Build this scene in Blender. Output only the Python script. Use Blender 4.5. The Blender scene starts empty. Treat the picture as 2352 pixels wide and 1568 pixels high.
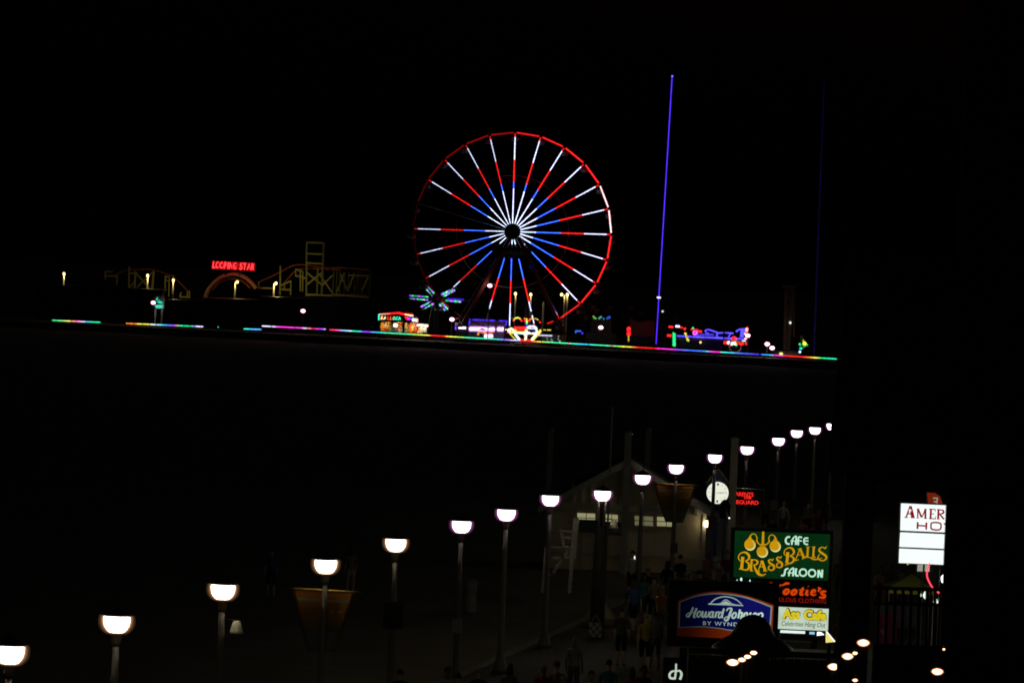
import bpy, bmesh, math, random
from mathutils import Vector, Matrix
random.seed(7)
R = math.radians

# ------------------------------------------------------------------ camera, sky, exposure
sc = bpy.context.scene
COL = sc.collection
W, H, F = 2352.0, 1568.0, 14000.0          # working picture size and focal length in those pixels
CAMZ, HOR, ROLL = 11.5, 630.0, R(2.4)
PITCH = math.atan((H / 2 - HOR) / F)
fwd = Vector((0, math.cos(PITCH), -math.sin(PITCH)))
up0 = Vector((0, math.sin(PITCH), math.cos(PITCH)))
rt0 = Vector((1, 0, 0))
up = up0 * math.cos(ROLL) - rt0 * math.sin(ROLL)
rt = rt0 * math.cos(ROLL) + up0 * math.sin(ROLL)
CAM = Vector((0, 0, CAMZ))
cd = bpy.data.cameras.new("camera"); cam = bpy.data.objects.new("camera", cd); COL.objects.link(cam)
cd.sensor_width = 36.0; cd.lens = 36.0 * F / W; cd.clip_start = 1.0; cd.clip_end = 20000
m = Matrix((rt, up, -fwd)).transposed().to_4x4(); m.translation = CAM
cam.matrix_world = m
cd.dof.use_dof = True; cd.dof.focus_distance = 255.0; cd.dof.aperture_fstop = 5.4
sc.camera = cam

world = bpy.data.worlds.new("World"); sc.world = world; world.use_nodes = True
nt = world.node_tree; nt.nodes.clear()
wo = nt.nodes.new("ShaderNodeOutputWorld"); bg = nt.nodes.new("ShaderNodeBackground"); sk = nt.nodes.new("ShaderNodeTexSky")
sk.sky_type = 'NISHITA'; sk.sun_disc = False; sk.sun_elevation = R(-3.0); sk.sun_rotation = R(120)
nt.links.new(sk.outputs[0], bg.inputs[0]); nt.links.new(bg.outputs[0], wo.inputs[0]); bg.inputs[1].default_value = 0.05
sl = bpy.data.lights.new("moon", 'SUN'); so = bpy.data.objects.new("moon", sl); COL.objects.link(so)
sl.energy = 0.0015; sl.angle = R(0.5); sl.color = (0.8, 0.88, 1.0); so.rotation_euler = (R(50), 0, R(120))

sc.view_settings.view_transform = 'Standard'; sc.view_settings.look = 'None'
sc.view_settings.exposure = 0.0; sc.view_settings.gamma = 1.0; sc.view_settings.use_curve_mapping = False
sc.render.engine = 'CYCLES'
sc.cycles.pixel_filter_type = 'BLACKMAN_HARRIS'; sc.cycles.filter_width = 1.7
sc.cycles.sample_clamp_indirect = 1.5; sc.cycles.max_bounces = 5; sc.cycles.transparent_max_bounces = 24
sc.cycles.use_denoising = True

LAMP_W = 26.0       # boardwalk lamps
PIER_W = 75.0       # lamps on the far pier

def px(x, y, Y):
    """world point on the ray through picture position (x, y) at distance Y along the view"""
    d = fwd + rt * ((x - W / 2) / F) - up * ((y - H / 2) / F)
    return CAM + d * (Y / d.y)
def pz(x, y, z):
    d = fwd + rt * ((x - W / 2) / F) - up * ((y - H / 2) / F)
    return CAM + d * ((z - CAMZ) / d.z)
def mpp(Y): return Y / F

# ------------------------------------------------------------------ materials
MATS = {}
def mat(name, col, rough=0.7, metal=0.0, noise=0.0, nscale=6.0, bump=0.0, spec=0.3):
    if name in MATS: return MATS[name]
    M = bpy.data.materials.new(name); M.use_nodes = True; t = M.node_tree
    b = t.nodes["Principled BSDF"]; b.inputs["Roughness"].default_value = rough; b.inputs["Metallic"].default_value = metal
    b.inputs["Specular IOR Level"].default_value = spec
    b.inputs["Base Color"].default_value = (*col, 1)
    if noise or bump:
        tc = t.nodes.new("ShaderNodeTexCoord"); n = t.nodes.new("ShaderNodeTexNoise"); n.inputs["Scale"].default_value = nscale
        n.inputs["Detail"].default_value = 6
        t.links.new(tc.outputs["Object"], n.inputs["Vector"])
        r = t.nodes.new("ShaderNodeValToRGB")
        r.color_ramp.elements[0].position = 0.3; r.color_ramp.elements[1].position = 0.75
        r.color_ramp.elements[0].color = (*[max(0, c * (1 - noise)) for c in col], 1)
        r.color_ramp.elements[1].color = (*[min(1, c * (1 + noise)) for c in col], 1)
        t.links.new(n.outputs["Fac"], r.inputs[0]); t.links.new(r.outputs[0], b.inputs["Base Color"])
        if bump:
            bp = t.nodes.new("ShaderNodeBump"); bp.inputs["Strength"].default_value = bump; bp.inputs["Distance"].default_value = 0.05
            t.links.new(n.outputs["Fac"], bp.inputs["Height"]); t.links.new(bp.outputs[0], b.inputs["Normal"])
    MATS[name] = M; return M
def emi(name, col, strength=1.0, through=False, sample=False):
    if name in MATS: return MATS[name]
    M = bpy.data.materials.new(name); M.use_nodes = True; t = M.node_tree; t.nodes.clear()
    o = t.nodes.new("ShaderNodeOutputMaterial"); e = t.nodes.new("ShaderNodeEmission")
    e.inputs[0].default_value = (*col, 1); e.inputs[1].default_value = strength
    if through:
        tr = t.nodes.new("ShaderNodeBsdfTransparent"); a = t.nodes.new("ShaderNodeAddShader")
        t.links.new(e.outputs[0], a.inputs[0]); t.links.new(tr.outputs[0], a.inputs[1]); t.links.new(a.outputs[0], o.inputs[0])
    else: t.links.new(e.outputs[0], o.inputs[0])
    if not sample: M.cycles.emission_sampling = 'NONE'
    MATS[name] = M; return M
def uneven(M, lo=.72, hi=1.08, scale=1.6):
    """tubes behind a sign face never light it quite evenly"""
    t = M.node_tree; e = [n for n in t.nodes if n.type == 'EMISSION'][0]
    tc = t.nodes.new("ShaderNodeTexCoord"); n = t.nodes.new("ShaderNodeTexNoise"); n.inputs["Scale"].default_value = scale; n.inputs["Detail"].default_value = 4
    r = t.nodes.new("ShaderNodeMapRange"); r.inputs[1].default_value = .3; r.inputs[2].default_value = .7
    s0 = e.inputs[1].default_value; r.inputs[3].default_value = lo * s0; r.inputs[4].default_value = hi * s0
    t.links.new(tc.outputs["Object"], n.inputs["Vector"]); t.links.new(n.outputs["Fac"], r.inputs[0]); t.links.new(r.outputs[0], e.inputs[1]); return M
def led_mat(name, strength, through=False):
    """diodes or printed film whose own colour changes along the piece (colour attribute Col)"""
    M = emi(name, (1, 1, 1), strength, through)
    t = M.node_tree; a = t.nodes.new("ShaderNodeAttribute"); a.attribute_name = "Col"
    e = [n for n in t.nodes if n.type == 'EMISSION'][0]
    t.links.new(a.outputs["Color"], e.inputs[0]); return M
LED = led_mat("led_diodes", 1.75); HALO_TUBE = led_mat("led_diffuser_sleeve", 0.14, True); PRINT = led_mat("backlit_print", 1.0)  # dim see-through tubes imitate the lens glow around lit strips
def print_mat():
    M = mat("printed_cloth", (0.5, 0.5, 0.5), 0.9); t = M.node_tree
    a = t.nodes.new("ShaderNodeAttribute"); a.attribute_name = "Col"
    t.links.new(a.outputs["Color"], t.nodes["Principled BSDF"].inputs["Base Color"]); return M
CLOTH = print_mat()

RED = (1.25, .018, .018); DRED = (.32, .006, .006); WHITE = (.85, 1.15, 1.35); BLUE = (.06, .22, 1.25); PINK = (1.3, .1, .5)
VIO = (.35, .06, 1.3); PURP = (.085, .025, 1.0); GREEN = (.02, .75, .2); TEAL = (.02, .9, .5); CYAN = (.05, .7, 1.1); YEL = (1.1, .95, .1)
ORG = (1.2, .3, .02); MAG = (1.2, .04, .85); WARM = (1.3, 1.0, .35); PALE = (.9, .85, 1.2)

M_dark = mat("dark_painted_metal", (.03, .03, .032), .5)
M_black = mat("black_cabinet_metal", (.012, .012, .013), .45)
M_pole = mat("grey_green_lamp_post_paint", (.27, .27, .21), .5, 0, .15, 3)
M_white = mat("weathered_white_paint", (.5, .49, .43), .7, 0, .12, 4)
M_tan = mat("tan_painted_siding", (.58, .52, .37), .85, 0, .12, 1.5, .1)
M_trim = mat("white_trim_boards", (.46, .46, .42), .8, 0, .1, 3)
M_roof = mat("dark_shingle_roof", (.05, .05, .05), .9, 0, .3, 8, .2)
M_wood = mat("ochre_treated_timber", (.3, .19, .06), .8, 0, .2, 5)
M_steel = mat("coaster_yellow_paint", (.3, .29, .075), .6)
M_track = mat("coaster_red_track", (.4, .09, .03), .6)
M_wheel = mat("wheel_red_paint", (.09, .006, .005), .7)
M_grey = mat("dull_grey_steel", (.25, .25, .25), .6)
M_stucco = mat("dark_hotel_stucco", (.02, .02, .021), .9, 0, .2, 2)
M_navy = mat("navy_enamel", (.02, .03, .09), .4)
M_bluepost = mat("blue_enamel_post", (.03, .09, .38), .4)

# ------------------------------------------------------------------ mesh collector and tags
ORG_OF = {}
class MB:
    def __init__(s): s.v = []; s.f = []; s.c = []
    def face(s, idx, c=None): s.f.append(tuple(idx)); s.c.append(c)
    def box(s, c, d, rz=0, col=None):
        c = Vector(c); hx, hy, hz = d[0] / 2, d[1] / 2, d[2] / 2; n = len(s.v); k, q = math.cos(rz), math.sin(rz)
        for z in (-hz, hz):
            for (x, y) in ((-hx, -hy), (hx, -hy), (hx, hy), (-hx, hy)):
                s.v.append(c + Vector((x * k - y * q, x * q + y * k, z)))
        for f in ((3, 2, 1, 0), (4, 5, 6, 7), (0, 1, 5, 4), (1, 2, 6, 5), (2, 3, 7, 6), (3, 0, 4, 7)): s.face([n + i for i in f], col)
        return s
    def beam(s, a, b, w, h=None, col=None):
        a, b = Vector(a), Vector(b); h = h or w; d = (b - a)
        if d.length < 1e-6: return s
        d.normalize(); ref = Vector((0, 0, 1)) if abs(d.z) < .95 else Vector((0, 1, 0))
        u = d.cross(ref).normalized() * (w / 2); q = d.cross(u).normalized() * (h / 2); n = len(s.v)
        for p in (a, b):
            for (i, j) in ((-1, -1), (1, -1), (1, 1), (-1, 1)): s.v.append(p + u * i + q * j)
        for f in ((3, 2, 1, 0), (4, 5, 6, 7), (0, 1, 5, 4), (1, 2, 6, 5), (2, 3, 7, 6), (3, 0, 4, 7)): s.face([n + i for i in f], col)
        return s
    def tube(s, pts, r, n=7, cols=None, cap=True, radii=None):
        pts = [Vector(p) for p in pts]; k0 = len(s.v); N = len(pts); u = None
        for i, p in enumerate(pts):
            d = (pts[min(i + 1, N - 1)] - pts[max(i - 1, 0)])
            d = d.normalized() if d.length > 1e-9 else Vector((0, 0, 1))
            if u is None:
                u = d.cross(Vector((0, 1, 0)) if abs(d.y) < .9 else Vector((1, 0, 0))).normalized()
            else:
                u = (u - d * u.dot(d)); u = u.normalized() if u.length > 1e-6 else d.cross(Vector((1, 0, 0))).normalized()
            w = d.cross(u); rr = radii[i] if radii else r
            for j in range(n):
                a = 2 * math.pi * j / n; s.v.append(p + u * (math.cos(a) * rr) + w * (math.sin(a) * rr))
        for i in range(N - 1):
            c = cols[i] if cols else None
            for j in range(n): s.face((k0 + i * n + j, k0 + i * n + (j + 1) % n, k0 + (i + 1) * n + (j + 1) % n, k0 + (i + 1) * n + j), c)
        if cap:
            s.face([k0 + j for j in range(n)][::-1], cols[0] if cols else None)
            s.face([k0 + (N - 1) * n + j for j in range(n)], cols[-1] if cols else None)
        return s
    def lathe(s, c, prof, n=16, col=None):
        c = Vector(c); k = len(s.v)
        for (r, z) in prof:
            for j in range(n):
                a = 2 * math.pi * j / n; s.v.append(c + Vector((r * math.cos(a), r * math.sin(a), z)))
        for i in range(len(prof) - 1):
            for j in range(n): s.face((k + i * n + j, k + i * n + (j + 1) % n, k + (i + 1) * n + (j + 1) % n, k + (i + 1) * n + j), col)
        s.face([k + j for j in range(n)][::-1], col); s.face([k + (len(prof) - 1) * n + j for j in range(n)], col)
        return s
    def prism(s, pts, depth, col=None, dirv=(0, 1, 0)):
        """closed outline of world points given thickness along dirv"""
        pts = [Vector(p) for p in pts]; d = Vector(dirv) * depth; n = len(pts); k = len(s.v)
        s.v += pts + [p + d for p in pts]
        s.face([k + i for i in range(n)], col); s.face([k + n + i for i in range(n)][::-1], col)
        for i in range(n): s.face((k + (i + 1) % n, k + i, k + n + i, k + n + (i + 1) % n), col)
        return s
    def ball(s, c, r, n=8, sc3=(1, 1, 1), col=None):
        c = Vector(c); k = len(s.v); m_ = n // 2
        for i in range(m_ + 1):
            t = math.pi * (i + .02) / (m_ + .04)
            for j in range(n):
                a = 2 * math.pi * j / n
                s.v.append(c + Vector((math.sin(t) * math.cos(a) * r * sc3[0], math.sin(t) * math.sin(a) * r * sc3[1], math.cos(t) * r * sc3[2])))
        for i in range(m_):
            for j in range(n): s.face((k + i * n + j, k + (i + 1) * n + j, k + (i + 1) * n + (j + 1) % n, k + i * n + (j + 1) % n), col)
        return s
    def ribbon(s, pts, widths, thick, col=None):
        """flat stroke in the XZ plane (a letter stroke) with its own width at every point and real thickness"""
        pts = [Vector(p) for p in pts]; N = len(pts); L, Rr = [], []
        for i, p in enumerate(pts):
            d = pts[min(i + 1, N - 1)] - pts[max(i - 1, 0)]; d.y = 0
            d = d.normalized() if d.length > 1e-9 else Vector((1, 0, 0))
            q = Vector((-d.z, 0, d.x)) * (widths[i] / 2); L.append(p + q); Rr.append(p - q)
        k = len(s.v); back = Vector((0, thick, 0))
        s.v += L + Rr + [p + back for p in L] + [p + back for p in Rr]
        for i in range(N - 1):
            s.face((k + i, k + i + 1, k + N + i + 1, k + N + i), col)
            s.face((k + 2 * N + i + 1, k + 2 * N + i, k + 3 * N + i, k + 3 * N + i + 1), col)
            s.face((k + i + 1, k + i, k + 2 * N + i, k + 2 * N + i + 1), col); s.face((k + N + i, k + N + i + 1, k + 3 * N + i + 1, k + 3 * N + i), col)
        return s
    def mesh(s, name, o=Vector((0, 0, 0)), smooth=False):
        me = bpy.data.meshes.new(name); me.from_pydata([tuple(p - o) for p in s.v], [], s.f)
        if any(c is not None for c in s.c):
            at = me.color_attributes.new("Col", 'FLOAT_COLOR', 'CORNER'); i = 0
            for p in me.polygons:
                c = s.c[p.index] or (0, 0, 0)
                for li in p.loop_indices: at.data[li].color = (*c, 1)
        if smooth: me.polygons.foreach_set("use_smooth", [True] * len(me.polygons))
        me.update(); return me
    def build(s, name, material, parent=None, smooth=False):
        """link as one mesh object; coordinates are world ones, stored relative to the thing's base"""
        o = ORG_OF.get(parent.name, Vector((0, 0, 0))) if parent else Vector((0, 0, 0))
        ob = bpy.data.objects.new(name, s.mesh(name, o, smooth)); ob.data.materials.append(material); COL.objects.link(ob)
        if parent: ob.parent = parent
        ORG_OF[ob.name] = o
        return ob
def tag(o, label, cat, group=None, kind=None):
    if kind: o["kind"] = kind
    if label: o["label"] = label
    if cat: o["category"] = cat
    if group: o["group"] = group
    return o
def thing(name, loc, label, cat, group=None):
    o = bpy.data.objects.new(name, None); COL.objects.link(o); o.location = loc; o.empty_display_size = .3
    ORG_OF[o.name] = Vector(loc); return tag(o, label, cat, group)
def struct(ob): ob["kind"] = "structure"; return ob
def copy_tree(o, parent=None):
    c = o.copy(); COL.objects.link(c); c.parent = parent
    for ch in list(o.children): copy_tree(ch, c)
    return c
def point(name, loc, power, col, parent, r=.15):
    l = bpy.data.lights.new(name, 'POINT'); l.energy = power; l.color = col; l.shadow_soft_size = r
    o = bpy.data.objects.new(name, l); COL.objects.link(o)
    o.location = Vector(loc) - (ORG_OF[parent.name] if parent else Vector((0, 0, 0)))
    if parent: o.parent = parent
    return o
def ledtube(pts, r, cols, name, parent, halo=1.9, n=7):
    """a bright diode core with its glow imitated by a dim emissive outer tube"""
    r *= .76 if r < .29 else .9
    ob = MB().tube(pts, r, n, cols).build(name, LED, parent)
    if halo: MB().tube(pts, r * halo, n, cols).build("diffuser_sleeve", HALO_TUBE, ob)  # added outer tube imitating the glow
    return ob
def lerp(a, b, t): return a + (b - a) * t
def mixc(a, b, t): return tuple(lerp(x, y, t) for x, y in zip(a, b))
def dim(c, k): return tuple(x * k for x in c)

# ------------------------------------------------------------------ lettering
def text_verts(body, offset=0.0, shear=0.0, spacing=1.0):
    cu = bpy.data.curves.new("type", 'FONT'); cu.body = body; cu.size = 1.0; cu.offset = offset; cu.shear = shear; cu.space_character = spacing
    cu.extrude = 0.02; cu.resolution_u = 3
    ob = bpy.data.objects.new("type", cu); COL.objects.link(ob)
    bpy.context.view_layer.update()
    me = bpy.data.meshes.new_from_object(ob.evaluated_get(bpy.context.evaluated_depsgraph_get()))
    V = [v.co.copy() for v in me.vertices]; Fc = [tuple(p.vertices) for p in me.polygons]
    bpy.data.objects.remove(ob); bpy.data.curves.remove(cu); bpy.data.meshes.remove(me)
    return V, Fc
def lettering(mb, body, x0, y0, x1, hpx, Y, col=None, offset=0.0, shear=0.0, spacing=1.0, thick=.03, colfn=None):
    """set type between picture positions x0..x1 on the baseline y0 (at x0), hpx tall, standing at distance Y"""
    V, Fc = text_verts(body, offset, shear, spacing)
    lo = Vector([min(v[i] for v in V) for i in range(3)]); hi = Vector([max(v[i] for v in V) for i in range(3)])
    o = px(x0, y0, Y); wx = (x1 - x0) * mpp(Y) / (hi.x - lo.x); wz = hpx * mpp(Y) / (hi.y - lo.y); k = len(mb.v)
    for v in V:
        mb.v.append(o + Vector(((v.x - lo.x) * wx, (0 if v.z > 0 else thick), (v.y - lo.y) * wz)))
    for f in Fc:
        c = col
        if colfn:
            cx = sum(V[i].x for i in f) / len(f); c = colfn((cx - lo.x) / (hi.x - lo.x))
        mb.face([k + i for i in f], c)
    return mb
def catmull(pts, n=6):
    P = [Vector(p) for p in pts]; out = []
    for i in range(len(P) - 1):
        a, b, c, d = P[max(i - 1, 0)], P[i], P[i + 1], P[min(i + 2, len(P) - 1)]
        for j in range(n):
            t = j / n
            out.append(.5 * ((2 * b) + (c - a) * t + (2 * a - 5 * b + 4 * c - d) * t * t + (3 * b - a - 3 * c + d) * t ** 3))
    out.append(P[-1]); return out
def stroke(mb, pts, w, Y, conv, thick=.03, col=None, smooth=True, colfn=None):
    """brush stroke through zoom coordinates; w one width or a list, in the same zoom pixels"""
    P = [Vector((p[0], p[1], 0)) for p in pts]
    C = catmull(P, 6) if smooth and len(P) > 2 else P
    n = len(C); k = conv.k
    if isinstance(w, (int, float)): ws = [w] * n
    else:
        ws = []
        for i in range(n):
            t = i / max(1, n - 1) * (len(w) - 1); a = int(min(t, len(w) - 2)); ws.append(lerp(w[a], w[a + 1], t - a))
    W3 = [px(*conv(p.x, p.y), Y) for p in C]
    if colfn: col = colfn(sum(p.x for p in C) / n)
    return mb.ribbon(W3, [q * k * mpp(Y) for q in ws], thick, col)
class Conv:
    """picture positions read inside an enlarged region of the photograph (4096 wide) -> working pixels"""
    def __init__(s, x0, y0, sc_): s.x0, s.y0, s.s = x0, y0, sc_; s.k = .57422 / sc_
    def __call__(s, zx, zy): return ((s.x0 + zx / s.s) * .57422, (s.y0 + zy / s.s) * .57422)

# ------------------------------------------------------------------ setting
def edge_x(Y): return -0.9 + .1253 * (Y - 174)          # seaward edge of the boardwalk
BW = .12
g = MB(); g.v += [Vector(p) for p in ((-6000, -200, -.7), (6000, -200, -.7), (6000, 9000, -.7), (-6000, 9000, -.7))]; g.face((0, 1, 2, 3))
struct(g.build("sea", mat("night_sea_water", (.008, .012, .014), .12, 0, .2, .2, .15)))
M_sand = mat("beach_sand", (.14, .12, .08), .95, 0, .2, .35, .25)
g = MB(); xs = [-140 + i * 9 for i in range(44)]; ys = [-100 + j * 11 for j in range(112)]
for y in ys:
    for x in xs: g.v.append(Vector((x, y, -.05 + .1 * math.sin(x * .21 + y * .05) * math.sin(y * .13) if x < edge_x(y) - 6 else -.05)))
for j in range(len(ys) - 1):
    for i in range(len(xs) - 1):
        a = j * len(xs) + i; g.face((a, a + 1, a + 1 + len(xs), a + len(xs)))
struct(g.build("beach", M_sand, smooth=True))
M_bw = mat("boardwalk_planks", (.034, .03, .021), .8, 0, .25, .6, .1)
t_ = M_bw.node_tree; wv = t_.nodes.new("ShaderNodeTexWave"); wv.inputs["Scale"].default_value = 3.5; wv.wave_profile = 'SAW'
tcn = [n for n in t_.nodes if n.type == 'TEX_COORD'][0]; t_.links.new(tcn.outputs["Object"], wv.inputs["Vector"])
bpn = [n for n in t_.nodes if n.type == 'BUMP'][0]; t_.links.new(wv.outputs["Fac"], bpn.inputs["Height"])
def strip(name, m_, o0, o1, z, y0=20, y1=880):
    g = MB()
    for y in (y0, y1):
        for o in (o0, o1): g.v.append(Vector((edge_x(y) + o, y, z)))
    g.v += [p - Vector((0, 0, .5)) for p in g.v[:4]]
    for f in ((0, 1, 3, 2), (0, 2, 6, 4), (1, 5, 7, 3), (0, 4, 5, 1), (2, 3, 7, 6)): g.face(f)
    return struct(g.build(name, m_))
strip("boardwalk", M_bw, .3, 11.0, BW)
strip("kerb", mat("pale_concrete_kerb", (.17, .165, .14), .8, 0, .15, 1), -.05, .3, BW + .05)
strip("street_pavement", mat("dark_paving", (.06, .06, .058), .85, 0, .2, 1), 11.0, 90, BW - .004)

# far pier: deck behind the light strip
def PD(x): return 949 - (x - 120) * 82 / 1801
def ledy(x): return 757 + (x - 757) * 67 / 1164
a, b = px(-60, 726, PD(-60)), px(2420, 852, PD(2420))
dv = (b - a); dv.z = 0; dv.normalize(); nv = Vector((-dv.y, dv.x, 0))
g = MB(); z1 = 1.0
q = [a.copy(), b.copy(), b + nv * 140, a + nv * 140]
for zz in (-1.0, z1):
    for p in q: g.v.append(Vector((p.x, p.y, zz)))
for f in ((4, 5, 6, 7), (0, 1, 5, 4), (1, 2, 6, 5), (3, 0, 4, 7), (2, 3, 7, 6)): g.face(f)
struct(g.build("pier_deck", mat("pier_decking", (.14, .12, .09), .9, 0, .2, 1)))

# ------------------------------------------------------------------ boardwalk lamps
SHELLS = ((1.04, .6), (1.1, .36), (1.18, .17), (1.28, .07), (1.42, .03))  # dim emissive shells imitating the lens halo around each bowl
def lamp_proto(ornate=False):
    o = thing("boardwalk_lamp", (0, 0, 0), "x", "street lamp", "globe lamps along the boardwalk")
    if not ornate:
        MB().tube([(0, 0, 0), (0, 0, .5), (0, 0, 3.3), (0, 0, 4.2)], .1, 12, radii=[.13, .085, .068, .06]).build("pole", M_pole, o, True)
        MB().lathe((0, 0, 0), [(.2, 0), (.2, .12), (.14, .3), (.11, .5)], 14).build("base", M_pole, o, True)
        MB().lathe((0, 0, 4.08), [(.065, 0), (.09, .08), (.1, .2), (.12, .262)], 14).build("collar", M_pole, o, True)
    else:
        MB().tube([(0, 0, 0), (0, 0, 3.55)], .2, 12, radii=[.24, .19]).build("pole", mat("olive_weathered_post", (.05, .05, .032), .7, 0, .2, 4), o, True)
        for k in range(4):
            a = math.pi / 4 + k * math.pi / 2; c, s_ = math.cos(a), math.sin(a)
            MB().tube([(.1 * c, .1 * s_, 3.5), (.12 * c, .12 * s_, 3.9), (.19 * c, .19 * s_, 4.35)], .03, 8).build("strut", M_pole, o, True)
        MB().lathe((0, 0, 3.55), [(.05, 0), (.06, .4), (.09, .5), (.1, .79)], 12).build("stem", M_dark, o, True)
    MB().lathe((0, 0, 4.345), [(.1, 0), (.148, .016), (.192, .06), (.226, .12), (.244, .19), (.248, .26), (.24, .302)], 24).build("glass_bowl", emi("lamp_bowl_glass", (1.0, .93, .88), 3.5, True), o, True)
    MB().lathe((0, 0, 4.325), [(.09, 0), (.15, .006), (.15, .012)], 16).build("ballast_plate", M_dark, o)  # added opaque disc that keeps lamp light off the ground below
    for q_, (g_, k_) in enumerate(SHELLS):
        MB().lathe((0, 0, 4.345 - .1 * (g_ - 1)), [(.1 * g_, 0), (.148 * g_, .016), (.192 * g_, .06), (.226 * g_, .12), (.244 * g_, .19), (.248 * g_, .26), (.24 * g_, .302 + .12 * (g_ - 1))], 24).build("diffuser_glass", emi("diffuser_warm_%d" % q_, (.55, .27, .12), k_, True), o, True)  # added shells imitating the lens halo, not lamp glass
    cap = MB().lathe((0, 0, 4.65), [(.262, 0), (.27, .02), (.22, .07), (.12, .125), (.05, .16), (.02, .17), (.02, .2)], 20).build("cap", M_dark, o, True)
    MB().tube([(0, 0, 4.84), (0, 0, 5.02)], .012, 6, radii=[.016, .005]).build("finial", M_dark, cap)
    MB().lathe((0, 0, 4.646), [(.27, 0), (.275, .012), (.27, .024)], 20).build("rim", mat("bright_rim_metal", (.6, .58, .5), .35, .6), cap)
    point("lamp_light", (0, 0, 4.5), LAMP_W, (1, .91, .56), o, .12)
    return o
LAMPS = [(22, 1502, "street lamp at the bottom corner with its bowl cut by the left edge"),
 (268, 1432, "second boardwalk lamp from the left, on a bare grey pole"),
 (512, 1358, "boardwalk lamp with a small shaded fixture on a side arm"),
 (748, 1300, "boardwalk lamp carrying the large orange tapered banner over the sand"),
 (909, 1251, "boardwalk lamp with a dark board fixed halfway down its pole"),
 (1060, 1209, "boardwalk lamp with a small pale notice plate on its pole"),
 (1163, 1182, "boardwalk lamp on a dark pole before the timber ramp rails"),
 (1264, 1149, "boardwalk lamp at the left eave of the gabled building"),
 (1384, 1138, "ornate lamp with lit struts on a thick olive post before the gable"),
 (1476, 1101, "boardwalk lamp before the middle of the gabled building"),
 (1553, 1077, "boardwalk lamp carrying the smaller orange banner before the gabled building"),
 (1642, 1053, "boardwalk lamp whose pole crosses the white street clock"),
 (1716, 1034, "boardwalk lamp rising above the red message board"),
 (1788, 1014, "boardwalk lamp with a grey box on its pole right of message board"),
 (1830, 996, "third lamp from the far dark building edge"),
 (1872, 989, "second lamp from the far dark building edge"),
 (1911, 980, "farthest lamp, half hidden by the dark building edge")]
proto = lamp_proto(); proto9 = lamp_proto(True); used = False
LP = []
for i, (x, y, lab) in enumerate(LAMPS):
    p = pz(x, y, 4.5 + BW); LP.append(p)
    if i == 8: o = proto9
    elif not used: o = proto; used = True
    else: o = copy_tree(proto)
    o.location = (p.x, p.y, BW); o["label"] = lab; ORG_OF[o.name] = Vector((p.x, p.y, BW)); o.rotation_euler.z = 0
for q_, (g_, k_) in enumerate(SHELLS): emi("diffuser_pink_%d" % q_, (.5, .15, .42), k_, True)  # pinker shell colours imitating the lens fringe
LOBJ = [o for o in COL.objects if o.name.startswith("boardwalk_lamp") and o.type == 'EMPTY']
def lamp_obj(i): return min(LOBJ, key=lambda o: (Vector(o.location) - Vector((LP[i].x, LP[i].y, BW))).length)
for i in range(5, 17):       # farther lamps get pinker glow shells, imitating a lens fringe
    for ch in lamp_obj(i).children:
        if ch.name.startswith("diffuser_glass"):
            nm = ch.data.materials[0].name[-1]
            ch.material_slots[0].link = 'OBJECT'; ch.material_slots[0].material = MATS["diffuser_pink_" + nm]
# fittings fixed to single lamps
for (i, x, y, s) in ((2, 543, 1440, 1.0), (8, 1410, 1203, 1.0)):
    o = lamp_obj(i); Y = LP[i].y; c = px(x, y, Y)
    f = MB().lathe(c + Vector((0, 0, -.13)), [(.15, 0), (.14, .03), (.075, .26), (.05, .27)], 12).build("lamp_shade", mat("cream_enamel_shade", (.7, .68, .5), .6), o, True)
    MB().tube([Vector((LP[i].x, Y, c.z + .16)), c + Vector((-.02, 0, .15))], .018, 6).build("arm", M_dark, f)
for (i, x, y, w, h, m_, nm) in ((5, 1050, 1437, 24, 32, M_trim, "notice_plate"), (4, 903, 1412, 46, 62, M_black, "dark_board"), (10, 1548, 1258, 17, 22, mat("blue_grey_plate", (.12, .17, .2), .6), "notice_plate"),
                             (13, 1778, 1160, 17, 24, M_trim, "junction_box"), (11, 1636, 1200, 20, 30, M_grey, "junction_box"), (12, 1712, 1183, 16, 22, M_trim, "junction_box")):
    o = lamp_obj(i); Y = LP[i].y - .12; c = px(x, y, Y)
    MB().box(c, (w * mpp(Y), .05, h * mpp(Y))).build(nm, m_, o)
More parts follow.
